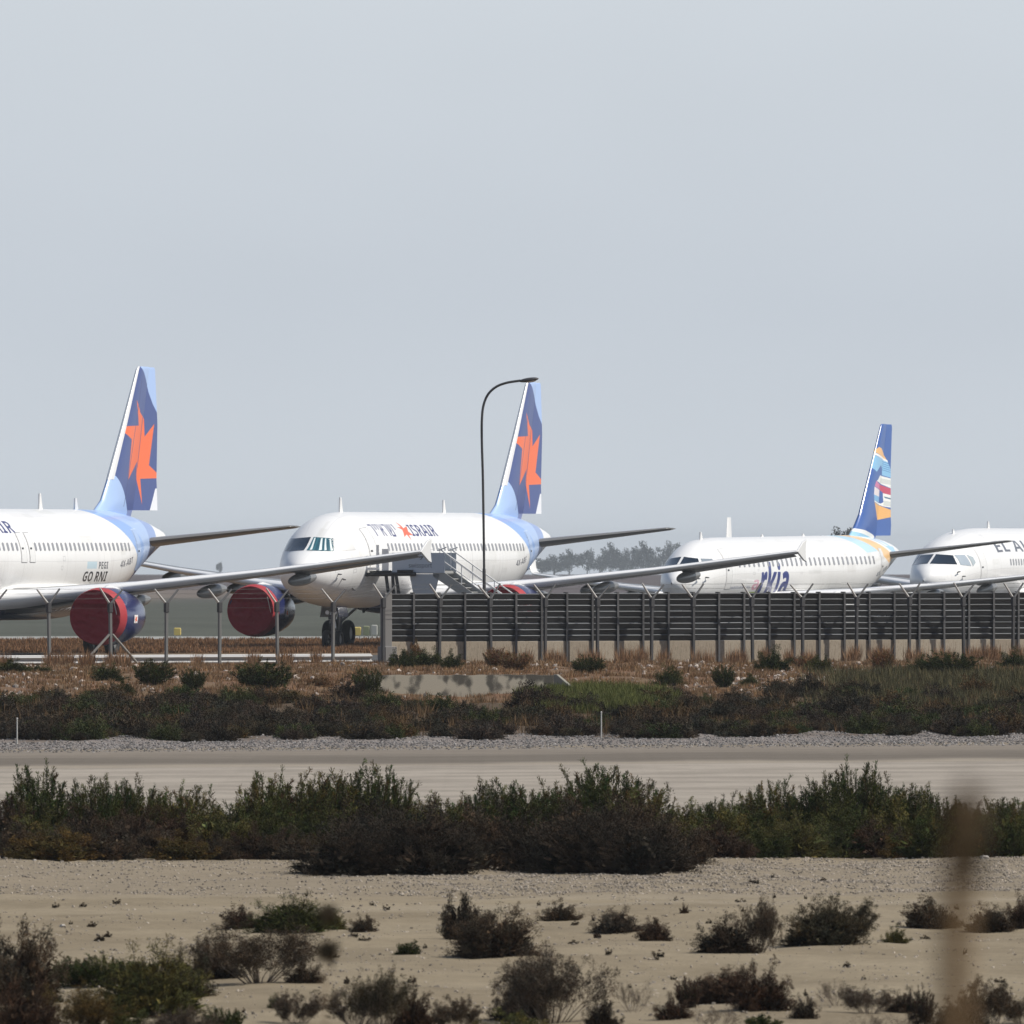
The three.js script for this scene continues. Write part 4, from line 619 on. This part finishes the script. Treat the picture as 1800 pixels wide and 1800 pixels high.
function shrub(name, cat, p, w, h, kind, v, tint, label, group, bark = 'dark') {
  const g = KIND[kind][v % KIND[kind].length], [sw, sh] = SIZE[kind][v % KIND[kind].length], t = thing(name, label, cat, p, turns() * 6.283, group);
  t.position.y -= .01; t.scale.set(w / sw, h / sh, w / sw);
  part('foliage', g[0], TINT[tint], t); part('stems', g[1], BARK[bark], t);
  return t;
}
const put = (name, cat, group) => (px, py, w, h, kind, v, tint, label, bark) => { const p = onGround(px, py), k = -p.z / F; p.z -= w * k * (kind === 'up' ? .08 : .25); return shrub(name, cat, p, w * k, h * k, kind, v, tint, label, group, bark); };
const ord = ['first', 'second', 'third', 'fourth', 'fifth', 'sixth', 'seventh', 'eighth', 'ninth', 'tenth', 'eleventh', 'twelfth', 'thirteenth', 'fourteenth', 'fifteenth', 'sixteenth', 'seventeenth', 'eighteenth', 'nineteenth', 'twentieth', 'twenty-first', 'twenty-second', 'twenty-third', 'twenty-fourth', 'twenty-fifth', 'twenty-sixth', 'twenty-seventh', 'twenty-eighth', 'twenty-ninth', 'thirtieth', 'thirty-first', 'thirty-second', 'thirty-third', 'thirty-fourth'];

{ // the hedge: tall plumed shrubs behind, low brown ones before them
  const tall = put('hedge_shrub', 'shrub', 'tall shrubs along the back of the hedge');
  const T = [[8, 1492, 80, 105, 'brown'], [62, 1490, 92, 150, 'deep'], [112, 1488, 70, 105, 'olive'], [162, 1488, 84, 124, 'deep'], [212, 1486, 66, 120, 'deep'], [245, 1486, 74, 122, 'deep'], [292, 1486, 66, 98, 'olive'], [330, 1488, 92, 112, 'olive'], [372, 1492, 70, 72, 'olive'],
    [428, 1492, 92, 98, 'deep'], [466, 1490, 88, 138, 'olive'], [522, 1488, 100, 132, 'olive'], [578, 1488, 96, 130, 'olive'], [632, 1488, 110, 146, 'deep'], [682, 1488, 90, 144, 'deep'], [730, 1490, 80, 90, 'olive'], [776, 1490, 84, 108, 'olive'], [830, 1490, 84, 106, 'deep'], [870, 1488, 90, 120, 'deep'], [925, 1488, 92, 112, 'deep'], [976, 1488, 92, 118, 'deep'],
    [1030, 1488, 84, 140, 'deep'], [1072, 1488, 108, 148, 'deep'], [1136, 1490, 100, 124, 'olive'], [1200, 1490, 72, 84, 'olive'], [1238, 1490, 66, 90, 'deep'], [1272, 1490, 70, 108, 'deep'], [1318, 1490, 70, 96, 'olive'], [1356, 1488, 80, 122, 'olive'], [1412, 1490, 84, 112, 'deep'], [1452, 1490, 84, 130, 'deep'], [1510, 1490, 92, 155, 'deep'], [1556, 1490, 90, 128, 'deep'], [1606, 1490, 84, 112, 'deep'], [1652, 1490, 70, 110, 'deep'], [1700, 1492, 86, 92, 'brown'], [1752, 1490, 70, 98, 'deep'], [1792, 1492, 70, 104, 'olive']];
  const word = { brown: 'brownish', deep: 'dark green', olive: 'olive green' };
  T.forEach(([px, py, w, h, c], i) => { const n = i < 17 ? ord[i] + ' from the left' : ord[T.length - 1 - i] + ' from the right'; tall(px, py, w * 1.08, h * (h < 112 ? .9 : 1), 'up', i, c, `${h > 135 ? 'very tall' : h > 105 ? 'tall' : 'lower'} ${word[c]} shrub with plumes, ${n} in the hedge's back row`); });
  const low = put('low_shrub', 'shrub', 'low shrubs along the front of the hedge');
  const W = [[28, 1508, 120, 62, 'dome', 'brown'], [92, 1511, 130, 58, 'dome', 'gold'], [60, 1500, 130, 84, 'dome', 'olive'], [150, 1500, 130, 80, 'dome', 'brown'], [182, 1511, 100, 52, 'dome', 'brown'], [232, 1500, 130, 78, 'wide', 'rust'], [262, 1508, 110, 62, 'dome', 'brown'], [310, 1501, 130, 74, 'wide', 'rust'], [318, 1511, 110, 50, 'dome', 'gold'], [376, 1511, 90, 48, 'dome', 'brown'], [396, 1502, 120, 84, 'dome', 'olive'], [440, 1510, 90, 62, 'dome', 'rust'], [470, 1502, 120, 84, 'dome', 'deep'], [504, 1511, 90, 56, 'dome', 'brown'], [556, 1511, 64, 42, 'dome', 'gold'], [560, 1502, 140, 90, 'wide', 'deep'],
    [625, 1538, 190, 92, 'wide', 'dark'], [742, 1538, 190, 112, 'wide', 'dark'], [680, 1528, 190, 118, 'wide', 'slate'], [800, 1528, 150, 116, 'dome', 'brown'], [868, 1516, 140, 100, 'dome', 'dark'], [940, 1532, 150, 98, 'wide', 'dark'], [1040, 1534, 190, 112, 'wide', 'dark'], [1130, 1536, 180, 104, 'wide', 'dark'], [1000, 1522, 170, 116, 'dome', 'brown'], [1090, 1522, 180, 124, 'wide', 'brown'], [1192, 1520, 130, 84, 'dome', 'brown'],
    [1262, 1507, 110, 62, 'dome', 'rust'], [1248, 1498, 130, 84, 'dome', 'olive'], [1330, 1498, 150, 92, 'dome', 'deep'], [1336, 1508, 110, 48, 'dome', 'green'], [1400, 1507, 130, 76, 'wide', 'olive'], [1470, 1507, 120, 66, 'dome', 'deep'], [1480, 1498, 150, 100, 'wide', 'deep'], [1536, 1508, 110, 64, 'dome', 'rust'], [1592, 1508, 90, 50, 'dome', 'gold'], [1580, 1498, 150, 96, 'dome', 'olive'], [1650, 1507, 120, 78, 'dome', 'green'], [1706, 1507, 110, 88, 'dome', 'gold'], [1764, 1507, 110, 92, 'dome', 'deep']];
  const ww = { brown: 'brown', gold: 'golden brown', olive: 'olive', rust: 'rusty brown', deep: 'dark green', dark: 'nearly black', slate: 'grey-brown', green: 'green' };
  const order = W.map((v, i) => i).sort((a, b) => W[a][0] - W[b][0]);
  W.forEach(([px, py, w, h, k, c], i) => { const o = order.indexOf(i), n = o < 20 ? ord[o] + ' from the left' : ord[W.length - 1 - o] + ' from the right'; low(px, py, w * 1.08, h, k, i, c, `${w > 140 ? 'broad' : 'low'} ${ww[c]} rounded shrub, ${n} in the hedge's front row`); });
}
{ // salt bushes on the near sand
  const s0 = put('salt_bush', 'bush', 'salt bushes scattered on the near sand'), s = (px, py, w, h, ...more) => s0(px, py, w * .96, h * (py > 1750 ? .92 : .97), ...more);
  s(424, 1634, 72, 44, 'dome', 0, 'rust', 'small reddish bush at the left end of the dark green bush');
  s(512, 1640, 150, 68, 'wide', 1, 'deep', 'broad dark green bush, farthest back left of centre on the sand');
  s(585, 1634, 62, 42, 'dome', 2, 'olive', 'olive tuft joined to the right end of the dark green bush');
  s(639, 1638, 46, 32, 'dome', 1, 'brown', 'small round brown bush standing alone right of the dark green bush');
  s(455, 1728, 220, 104, 'twig', 0, 'brown', 'wide half-bare bush with pale twigs at left below the dark green bush', 'pale');
  s(375, 1722, 100, 78, 'dome', 1, 'dark', 'dark bush at the left side of the wide half-bare twiggy bush');
  s(535, 1728, 80, 44, 'dome', 2, 'brown', 'low brown bush at the right foot of the half-bare bush');
  s(814, 1652, 92, 82, 'dome', 0, 'dark', 'round near-black bush behind the big grey-brown one at centre');
  s(868, 1682, 150, 88, 'wide', 0, 'brown', 'big grey-brown bush in front of the round near-black one');
  s(985, 1619, 78, 40, 'dome', 2, 'brown', 'low flat bush standing alone just right of the central pair');
  s(1082, 1640, 100, 46, 'wide', 1, 'grey', 'low grey-brown bush touching a smaller reddish bush at its right');
  s(1150, 1654, 68, 42, 'dome', 0, 'rust', 'small reddish bush at the right end of the low grey-brown one');
  s(1203, 1606, 19, 20, 'dome', 2, 'rust', 'tiny dark sprig standing alone on the sand right of centre');
  s(1278, 1676, 110, 66, 'dome', 1, 'dark', 'dark bush with a taller thin bush growing at its right side');
  s(1332, 1674, 76, 94, 'twig', 1, 'brown', 'tall thin brown bush rising behind the dark bush right of centre');
  s(1448, 1660, 140, 66, 'wide', 0, 'umber', 'wide dark bush at right, low on its left side');
  s(1482, 1660, 120, 86, 'twig', 2, 'umber', 'feathery taller bush at the right half of the wide dark one');
  s(1575, 1658, 50, 34, 'dome', 2, 'olive', 'small olive bush below the gap between two larger right-hand bushes');
  s(1634, 1632, 100, 56, 'dome', 0, 'brown', 'brown bush behind the blurred stalk at right');
  s(1745, 1638, 96, 50, 'wide', 1, 'brown', 'grey-brown bush near the right edge, farther back');
  s(1798, 1632, 60, 62, 'dome', 1, 'rust', 'dark reddish bush cut by the right edge');
  s(718, 1678, 40, 24, 'small', 0, 'green', 'tiny green bush left of the big grey-brown one');
  s(22, 1765, 160, 158, 'dome', 1, 'brown', 'large soft bush at the left edge, tallest of its corner', 'dark');
  s(60, 1762, 120, 110, 'dome', 2, 'umber', 'dark olive-brown bush in the left corner before the large soft bush');
  s(130, 1734, 80, 56, 'up', 0, 'green', 'bright green upright bush at left end of the dark strip', 'dark');
  s(180, 1734, 80, 60, 'up', 1, 'green', 'green upright bush in the middle of the dark strip at left');
  s(230, 1734, 70, 56, 'up', 2, 'deep', 'dark green upright bush at right end of the dark strip');
  s(262, 1790, 200, 140, 'wide', 1, 'olive', 'big dense olive bush at lower left', 'dark');
  s(318, 1755, 110, 92, 'dome', 1, 'umber', 'dense brown-olive bush behind the big one at lower left');
  s(30, 1835, 170, 120, 'dome', 0, 'rust', 'rust-brown bush in the bottom left corner');
  s(120, 1830, 170, 104, 'twig', 0, 'gold', 'golden twiggy bush cut by the bottom edge at left', 'dark');
  s(215, 1835, 140, 84, 'dome', 2, 'deep', 'dark green bush at the bottom edge below the big olive bush');
  s(320, 1835, 120, 70, 'twig', 1, 'grey', 'grey twiggy bush at the bottom edge left of the green plumes', 'pale');
  s(392, 1815, 64, 52, 'up', 1, 'green', 'green plumed bush at the bottom edge between two grey ones');
  s(522, 1800, 96, 62, 'twig', 2, 'grey', 'grey soft bush with a dark clump on its left, bottom edge', 'pale');
  s(484, 1772, 26, 28, 'dome', 1, 'deep', 'small dark clump at the left of the grey soft bush');
  s(628, 1805, 120, 82, 'twig', 0, 'brown', 'brown-grey twiggy bush left half of the wide bottom clump', 'pale');
  s(668, 1806, 110, 108, 'twig', 1, 'umber', 'tallest olive-tipped bush in the wide bottom clump left of centre', 'pale');
  s(726, 1806, 90, 88, 'dome', 2, 'rust', 'reddish bush at the right end of the wide bottom clump');
  s(800, 1812, 100, 64, 'twig', 2, 'brown', 'small twiggy bush left of the big dark one at bottom centre', 'pale');
  s(916, 1795, 110, 82, 'dome', 0, 'dark', 'dense dark bush at the base of the tall pale-twigged one');
  s(968, 1800, 180, 142, 'twig', 1, 'grey', 'tall bush with long bare pale twigs, bottom centre', 'pale');
  s(900, 1840, 140, 66, 'dome', 1, 'olive', 'olive bush cut by the bottom edge below the tall twigged one');
  s(1058, 1806, 70, 66, 'dome', 2, 'dark', 'small dark bush standing alone, right of the tall twigged one', 'dark');
  s(1112, 1778, 78, 58, 'bare', 0, 'pale', 'leafless pale twigs standing right of the small dark bush', 'pale');
  s(1184, 1792, 78, 50, 'dome', 2, 'rust', 'low rust bush at the left foot of the long reddish one');
  s(1210, 1772, 46, 62, 'up', 0, 'rust', 'thin upright reddish bush between two lower ones');
  s(1278, 1764, 130, 66, 'wide', 0, 'rust', 'long reddish-brown bush at bottom right of centre');
  s(1338, 1776, 110, 92, 'dome', 1, 'rust', 'tall reddish dense bush at the right end of the long one');
  s(1340, 1806, 60, 24, 'small', 0, 'green', 'flat green tuft at the bottom edge below the tall reddish bush');
  s(1262, 1812, 90, 50, 'bare', 0, 'pale', 'bare pale sprigs at the bottom edge below the reddish bushes', 'pale');
  s(1414, 1792, 48, 46, 'dome', 1, 'dark', 'narrow dark bush standing alone at bottom right', 'pale');
  s(1470, 1768, 80, 50, 'bare', 0, 'pale', 'pale leafless bush with a few dark tips at bottom right', 'pale');
  s(1530, 1782, 90, 52, 'twig', 1, 'grey', 'grey twiggy bush left of the dark upright sprig', 'pale');
  s(1586, 1780, 80, 48, 'dome', 2, 'grey', 'dense grey bush between the twiggy one and the dark sprig');
  s(1618, 1806, 50, 84, 'up', 2, 'dark', 'dark upright sprig left of the blurred stalk');
  s(1690, 1812, 120, 62, 'dome', 0, 'brown', 'brown bush at the foot of the blurred stalk');
  s(1740, 1806, 110, 92, 'twig', 2, 'brown', 'open twiggy bush right of the blurred stalk', 'pale');
  s(1556, 1825, 120, 50, 'bare', 0, 'pale', 'bare pale twigs at the bottom edge left of the blurred stalk', 'pale');
  s(1796, 1800, 70, 56, 'twig', 0, 'brown', 'brown twigs in the bottom right corner', 'pale');
  s(175, 1654, 20, 12, 'dome', 0, 'dark', 'small dark tuft alone on the open sand at left');
  s(1050, 1648, 12, 10, 'small', 0, 'rust', 'tiny reddish tuft below the low grey-brown bush');
}
{ // green bushes on the bank and along the fences
  const s = put('bank_bush', 'bush', 'green bushes on the bank below the fences');
  s(20, 1184, 70, 26, 'dome', 0, 'green', 'green bush under the guard rail at the left edge');
  s(70, 1184, 50, 16, 'dome', 1, 'green', 'low green bush left of the first full fence post');
  s(188, 1196, 56, 30, 'dome', 1, 'green', 'green bush at the foot of the braced fence post');
  s(270, 1204, 66, 46, 'up', 0, 'green', 'dense green bush between the braced post and the next');
  s(180, 1230, 40, 26, 'dome', 2, 'deep', 'dark green bush left of a rounder one on the left bank');
  s(217, 1228, 46, 34, 'dome', 0, 'green', 'rounder green bush on the left bank among pale stones');
  s(340, 1213, 40, 40, 'up', 1, 'green', 'narrow green bush on the bank below two fence posts');
  s(402, 1232, 44, 26, 'dome', 1, 'deep', 'small dark bush on the bank below the plumed bush');
  s(438, 1244, 40, 34, 'dome', 2, 'deep', 'dark bush low on the bank at centre left');
  s(462, 1212, 96, 56, 'up', 2, 'green', 'wide plumed green bush under the end of the guard rail');
  s(560, 1206, 50, 20, 'dome', 1, 'straw', 'dry yellowish bush under the right end of the guard rail');
  s(612, 1232, 80, 44, 'dome', 2, 'dark', 'near-black bush left of the concrete headwall');
  s(645, 1222, 46, 52, 'up', 1, 'deep', 'upright dark bush touching the headwall at its left end');
  s(708, 1176, 56, 34, 'dome', 0, 'green', 'green bush against the first wall panels by the end post');
  s(752, 1174, 60, 34, 'dome', 1, 'green', 'second green bush along the wall, before the lamp post');
  s(795, 1174, 44, 32, 'dome', 2, 'green', 'third green bush along the wall, smaller');
  s(728, 1170, 30, 40, 'small', 0, 'straw', 'dry straw-coloured weed between the first wall bushes');
  s(873, 1174, 40, 36, 'up', 0, 'straw', 'dry weed at the wall below the lamp post');
  s(905, 1178, 46, 34, 'up', 1, 'straw', 'tall dry weed at the wall right of the lamp post');
  s(1036, 1184, 56, 34, 'up', 2, 'green', 'green bush at the wall above the headwall\'s right end');
  s(1176, 1206, 52, 36, 'dome', 1, 'deep', 'dark green bush on the bank right of the headwall');
  s(1272, 1208, 40, 40, 'up', 0, 'green', 'green upright bush on the bank beside the pale stones');
  s(1318, 1208, 40, 24, 'dome', 0, 'deep', 'low dark bush among the pale stones');
  s(1358, 1180, 74, 44, 'dome', 2, 'green', 'large round green bush against the wall at right');
  s(1414, 1176, 36, 28, 'up', 2, 'straw', 'dry weed left of a dark bush at the right wall');
  s(1438, 1182, 56, 30, 'dome', 0, 'deep', 'dark bush against the wall right of the large round one');
  s(1552, 1180, 40, 40, 'up', 0, 'straw', 'brown dry bush against the wall at right');
  s(1622, 1186, 56, 34, 'dome', 1, 'green', 'left one of two joined green bushes at the right wall');
  s(1672, 1188, 84, 44, 'up', 1, 'green', 'right and wider one of two joined green bushes at the wall');
  s(1782, 1174, 60, 36, 'dome', 2, 'deep', 'dark green bush at the wall by the right edge');
}
{ // stuff that nobody could count
  const tuft = (seed, n, h, w, spread) => { const r = rnd(seed), L = new Leaves(); for (let i = 0; i < n; i++) { const a = r() * 6.283, q = V(Math.cos(a) * spread * r(), -.02, Math.sin(a) * spread * r()), d = V(Math.cos(a) * .5 * r(), 1, Math.sin(a) * .5 * r()).normalize(); L.blade(q, d, h * (.5 + .7 * r()), w, d.clone().cross(rv(r)).normalize(), tone(r, .3, .3)); } return L.geo(); };
  const M = new THREE.Matrix4(), Q = new THREE.Quaternion(), UPV = V(0, 1, 0), col = new THREE.Color();
  function scatter(name, label, cat, geo, m, n, seed, spot) {
    const r = rnd(seed), list = []; let guard = 0; while (list.length < n && guard++ < n * 12) { const s = spot(r); if (s) list.push(s); }
    const o = shade(new THREE.InstancedMesh(geo, m, list.length)); o.name = numbered(name);
    list.forEach((s, i) => { Q.setFromAxisAngle(UPV, r() * 6.283); if (s.tilt) Q.multiply(new THREE.Quaternion().setFromAxisAngle(rv(r), r() * 3)); o.setMatrixAt(i, M.compose(V(s.x, s.y ?? ground(s.x, s.d), -s.d), Q, V(s.w, s.h ?? s.w, s.w))); o.setColorAt(i, col.setRGB(...(s.c ?? [1, 1, 1]))); });
    scene.add(o); return tag(o, label, cat, null, 'stuff');
  }
  const wide = (r, d) => (r() * 2 - 1) * (d / F * 930 + 1);
  const bankX = (r) => (r() * 2 - 1) * 18;
  const straw = leaf(.235, .148, .086), grassGreen = leaf(.105, .112, .034);
  scatter('dry_grass', 'dry brown grass covering the upper bank below the fences', 'grass', tuft(1, 18, .15, .006, .13), straw, 15000, 51, (r) => { const x = bankX(r), q = 384 + r() * 74, d = q + diag(x); if (n2(x / 1.3, q / 4) < .02 - .6 * r() || (n2b(x / 2.2, q / 6) > .45 && r() < .85)) return null; const k = .55 + .8 * r(), w = 1 + .5 * n2(x / 1.5, q / 4); return { x, d, w: k, h: k * (.7 + .5 * r()), c: r() < .18 ? [1.25, 1.35, 1.45] : [.75 * w + .25, .7 * w + .25, .6 * w + .25] }; });
  scatter('dry_grass', 'taller dry stalks along the foot of the slatted fence', 'grass', tuft(2, 12, .42, .006, .1), straw, 1500, 52, (r) => { const x = bankX(r), d = fenceD(x, -.3 - 2.5 * r()); if (n2(x / .8, 3) < .05) return null; const k = .5 + .9 * r(); return { x, d, w: k, h: k }; });
  scatter('green_grass', 'patch of fresh green grass below and right of the headwall', 'grass', tuft(3, 16, .3, .008, .14), grassGreen, 3600, 53, (r) => { const px = 840 + 380 * r(), e = 1206 + 52 * Math.sqrt(r()); if ((px - 1050) ** 2 / 150 ** 2 + (e - 1232) ** 2 / 24 ** 2 > .4 + .6 * r()) return null; const p = onGround(px, e); if (-p.z > 397.5 && px < 985) return null; const k = .5 + .7 * r(); return { x: p.x, d: -p.z, w: k, h: k }; });
  scatter('green_grass', 'thin dull green growth on the right-hand bank', 'grass', tuft(4, 16, .28, .007, .16), leaf(.085, .080, .042), 2500, 54, (r) => { const px = 1380 + 440 * r(), p = onGround(px, 1184 + 62 * r()); if (r() > sst(1380, 1560, px)) return null; const k = .5 + .8 * r(); return { x: p.x, d: -p.z, w: k, h: k }; });
  scatter('dry_grass', 'sparse straw showing through the dark heath band', 'grass', tuft(6, 18, .30, .006, .12), straw, 1500, 57, (r) => { const x = bankX(r), q = 345 + 42 * r(), d = q + diag(x); if (n2(x / 1.1, q / 5) < .1 || (x > -4.2 && x < 2 && d > 384)) return null; const k = .6 + .7 * r(); return { x, d, w: k, h: k, c: [.7, .68, .6] }; });
  const heath = [domeShrub(71, 60, 40, .06, .009, .4, .42), domeShrub(72, 60, 40, .056, .009, .45, .42)];
  for (const [i, g] of heath.entries()) scatter('heath', i ? 'dark low heath band along the foot of the bank, browner cushions' : 'dark low heath band along the foot of the bank', 'heath', g[0], i ? leaf(.056, .045, .031) : leaf(.046, .042, .027), 360, 61 + i, (r) => { const x = bankX(r), q = 343 + 42 * r() ** 1.5 + 4 * n2(x / 2.5, 1), d = q + diag(x); if (x > -4.6 && x < 2.2 && d > 377) return null; const w = .5 + .75 * r() * (r() * .5 + .5); const k = .75 + .5 * r(); return { x, d, w, h: w * (.62 + .4 * r()), c: r() < .12 ? [1.9, 1.5, 1.0] : r() < .2 ? [1.1, 1.5, .8] : [k * (1 + .2 * r()), k, k * (.9 + .2 * r())] }; });
  const rock = (seed) => { const g = new THREE.IcosahedronGeometry(1, 1), p = g.attributes.position, nn = createNoise3D(rnd(seed)); for (let i = 0; i < p.count; i++) { const v = V().fromBufferAttribute(p, i), k = 1 + .32 * nn(v.x * 1.1, v.y * 1.1, v.z * 1.1); p.setXYZ(i, v.x * k, v.y * k * .62, v.z * k); } g.computeVertexNormals(); return g; };
  const pebble = rock(1), stoneM = new THREE.MeshPhysicalMaterial({ color: 0xffffff, roughness: .95, specularIntensity: .3 }), sandStone = (r) => { const v = .17 + .26 * r() ** 1.3; return [v, v * .87, v * .72]; };
  scatter('pebbles', 'pebbles and clods strewn over the near sand', 'pebbles', pebble, stoneM, 14000, 71, (r) => { const d = 128 + 84 * r(), x = wide(r, d); if (n2(x / 1.6, d / 5) + .5 * n2b(x / .6, d / 2) < r() * 1.3 - .45) return null; return { x, d, w: .005 + .018 * r() ** 4, tilt: 1, c: sandStone(r) }; });
  scatter('gravel', 'gravel strip on the sand below the hedge', 'gravel', pebble, stoneM, 26000, 72, (r) => { const d = 188 + 26 * r(), x = wide(r, d); if (x < -1.5 && r() < .72) return null; return { x, d, w: .006 + .017 * r() ** 2, tilt: 1, c: sandStone(r) }; });
  scatter('gravel', 'grey gravel verge at the foot of the heath bank', 'gravel', pebble, stoneM, 22000, 73, (r) => { const x = bankX(r) * .85, q = 324 + 23 * r() ** .8, d = q + diag(x), v = .10 + .24 * r() ** 1.6; return { x, d, w: .010 + .026 * r() ** 2, tilt: 1, c: [v, v * .94, v * .9] }; });
  scatter('rubble', 'pale stones scattered over the brown bank', 'stones', pebble, stoneM, 4200, 74, (r) => { const x = bankX(r), q = 386 + 66 * r(), d = q + diag(x), px = 900 + x / d * F; const k = Math.max(Math.exp(-(((px - 1370) / 110) ** 2)), .7 * Math.exp(-(((px - 1230) / 60) ** 2)), .8 * Math.exp(-(((px - 30) / 70) ** 2)), .55 * Math.exp(-(((px - 260) / 90) ** 2)), .22); if (r() > k) return null; const v = .20 + .34 * r(); return { x, d, w: .015 + .08 * r() ** 3, tilt: 1, c: [v, v * .86, v * .74] }; });
  const litter = domeShrub(81, 12, 14, .2, .035, .3);
  scatter('dry_sprigs', 'tiny dark dry sprigs dotted over the near sand', 'sprigs', litter[0], TINT.dark, 90, 75, (r) => { const d = 132 + 66 * r(), x = wide(r, d); return { x, d, w: .04 + .09 * r() ** 2, h: .05 + .06 * r() }; });
  scatter('grass_cover', 'brown dry grass strip behind the guard rail', 'grass', tuft(5, 14, .2, .012, .3), straw, 5000, 76, (r) => { const d = 628 + 92 * r(), x = -(2 + r() * 22); return { x, d, w: .8 + .8 * r(), h: .5 + .6 * r(), c: [.9, .8, .72] }; });
  const st = (px, py, w, label) => { const p = onGround(px, py), o = shade(new THREE.Mesh(rock(px), mat(.42, .39, .35, .95))); o.name = numbered('stone'); const k = -p.z / F * w * .5; o.scale.set(k, k * .9, k); o.position.copy(p).add(V(0, k * .2, 0)); scene.add(o); tag(o, label, 'stone', 'single pale stones'); };
  st(1731, 1510, 18, 'pale round stone at the hedge foot near the right edge'); st(1436, 1233, 7, 'bright white stone on the heath below the right bank'); st(110, 1629, 12, 'flat whitish stone alone on the left sand'); st(61, 1513, 7, 'small white stone at the hedge foot at left'); st(133, 1212, 10, 'pale stone high on the left bank'); st(365, 1222, 12, 'pale stone on the bank under the guard rail');
}
{ // distant trees
  const crown = (seed, n = 46, lob = .5) => { const r = rnd(seed), L = new Leaves(), nn = createNoise3D(rnd(seed + 3)); for (let i = 0; i < n; i++) { const d = rv(r), rad = .45 + .55 * r() + lob * .5 * nn(d.x * 1.6, d.y * 1.6, d.z * 1.6), c = V(d.x * .5 * rad, .55 + d.y * .42 * rad, d.z * .5 * rad), tn = tone(r, .3, .2); for (let k = 0; k < 46; k++) { const q = c.clone().addScaledVector(rv(r), .13 * Math.cbrt(r())), dd = rv(r); L.blade(q, dd, .055 + .04 * r(), .022, dd.clone().cross(rv(r)).normalize(), tn); } } return L.geo(); };
  const crowns = [crown(1), crown(2, 40, .8), crown(3, 52, .6)], trunk = (() => { const T = new Leaves(); T.twig(V(0, -.05, 0), V(.01, .5, 0), .035, .02, [1, 1, 1]); T.twig(V(.01, .3, 0), V(.2, .62, .05), .018, .008, [1, 1, 1]); T.twig(V(.01, .34, 0), V(-.2, .66, -.04), .018, .008, [1, 1, 1]); return T.geo(); })();
  const far = leaf(.034, .042, .034);
  const tree = (px, top, w, d, v, label) => { const p = at(px, d), h = EYE + (HZ - top) / F * d - p.y, t = thing('tree', label, 'tree', p, v * 2.1, 'hazy trees on the horizon'); t.scale.set(w / F * d * 1.4, h, w / F * d * 1.4); part('crown', crowns[v % 3], far, t); part('trunk', trunk, BARK.dark, t); };
  const T = [[952, 984, 44], [974, 976, 46], [1001, 968, 26], [1032, 964, 25], [1054, 976, 20], [1074, 957, 26], [1090, 980, 24], [1103, 965, 30], [1131, 955, 30], [1150, 978, 22], [1178, 953, 34], [1200, 968, 26]];
  const say = ['hazy low tree at the left end of the row beside the middle airliner\'s tail', 'broad hazy tree, second of the horizon row from its left end', 'slender hazy tree, third of the horizon row', 'narrow pointed tree, fourth of the horizon row', 'short hazy tree in a dip of the horizon row', 'tall rounded tree at the middle of the horizon row', 'low tree right of the tall middle one', 'rounded hazy tree left of a ragged taller one', 'ragged tall tree in the right half of the horizon row', 'low tree left of the dense round one', 'dense round tree standing beside the third airliner\'s nose', 'last low tree, partly hidden by the third airliner\'s roof'];
  T.forEach(([px, top, w], i) => tree(px, top, w, 7600 + (i * 137) % 500, i, say[i]));
  tree(1474, 929, 44, 2900, 1, 'dark tree top showing over the third airliner\'s back'); tree(1496, 934, 26, 2920, 2, 'smaller dark tree top beside the striped tail'); tree(386, 987, 9, 8800, 0, 'tiny tree top above the left airliner\'s wing');
}
{ // dry stalks close to the lens, far out of focus
  const straw = mat(.155, .095, .042, .9), seedM = leaf(.075, .06, .04);
  const stalk = (px, top, d, r0, head, hl, label) => {
    const x = (px - 900) / F * d, g0 = ground(x, d), h = EYE - (top - HZ) / F * d - g0, t = thing('dry_stalk', label, 'dry stalk', V(x, g0, -d), 0, 'blurred dry stalks close to the camera');
    part('stem', new THREE.TubeGeometry(new THREE.CatmullRomCurve3([V(.01, -.05, 0), V(-.004, h * .5, .004), V(.002, h - hl * .6, 0), V(.006, h, 0)]), 20, r0, 7), straw, t);
    const L = new Leaves(), r = rnd(px); for (let i = 0; i < 120; i++) { const u = r(), d2 = rv(r).multiplyScalar(.9).add(V(0, .5, 0)).normalize(); L.blade(V(.005 + (r() - .5) * head * .7, h - hl + hl * 1.0 * u, (r() - .5) * head * .7), d2, head * .7, head * .16, d2.clone().cross(rv(r)).normalize(), tone(r, .25, .2)); }
    part('seed_head', L.geo(), seedM, t);
  };
  stalk(1682, 1395, 9, .0085, .018, .05, 'brown blurred stalk standing at the right in front of everything');
  stalk(576, 1664, 35, .0008, .036, .034, 'blurred round seed head low at left centre'); stalk(572, 1600, 35, .0008, .03, .03, 'blurred seed head over the dark green bush at left');
}
renderer.render(scene, camera);
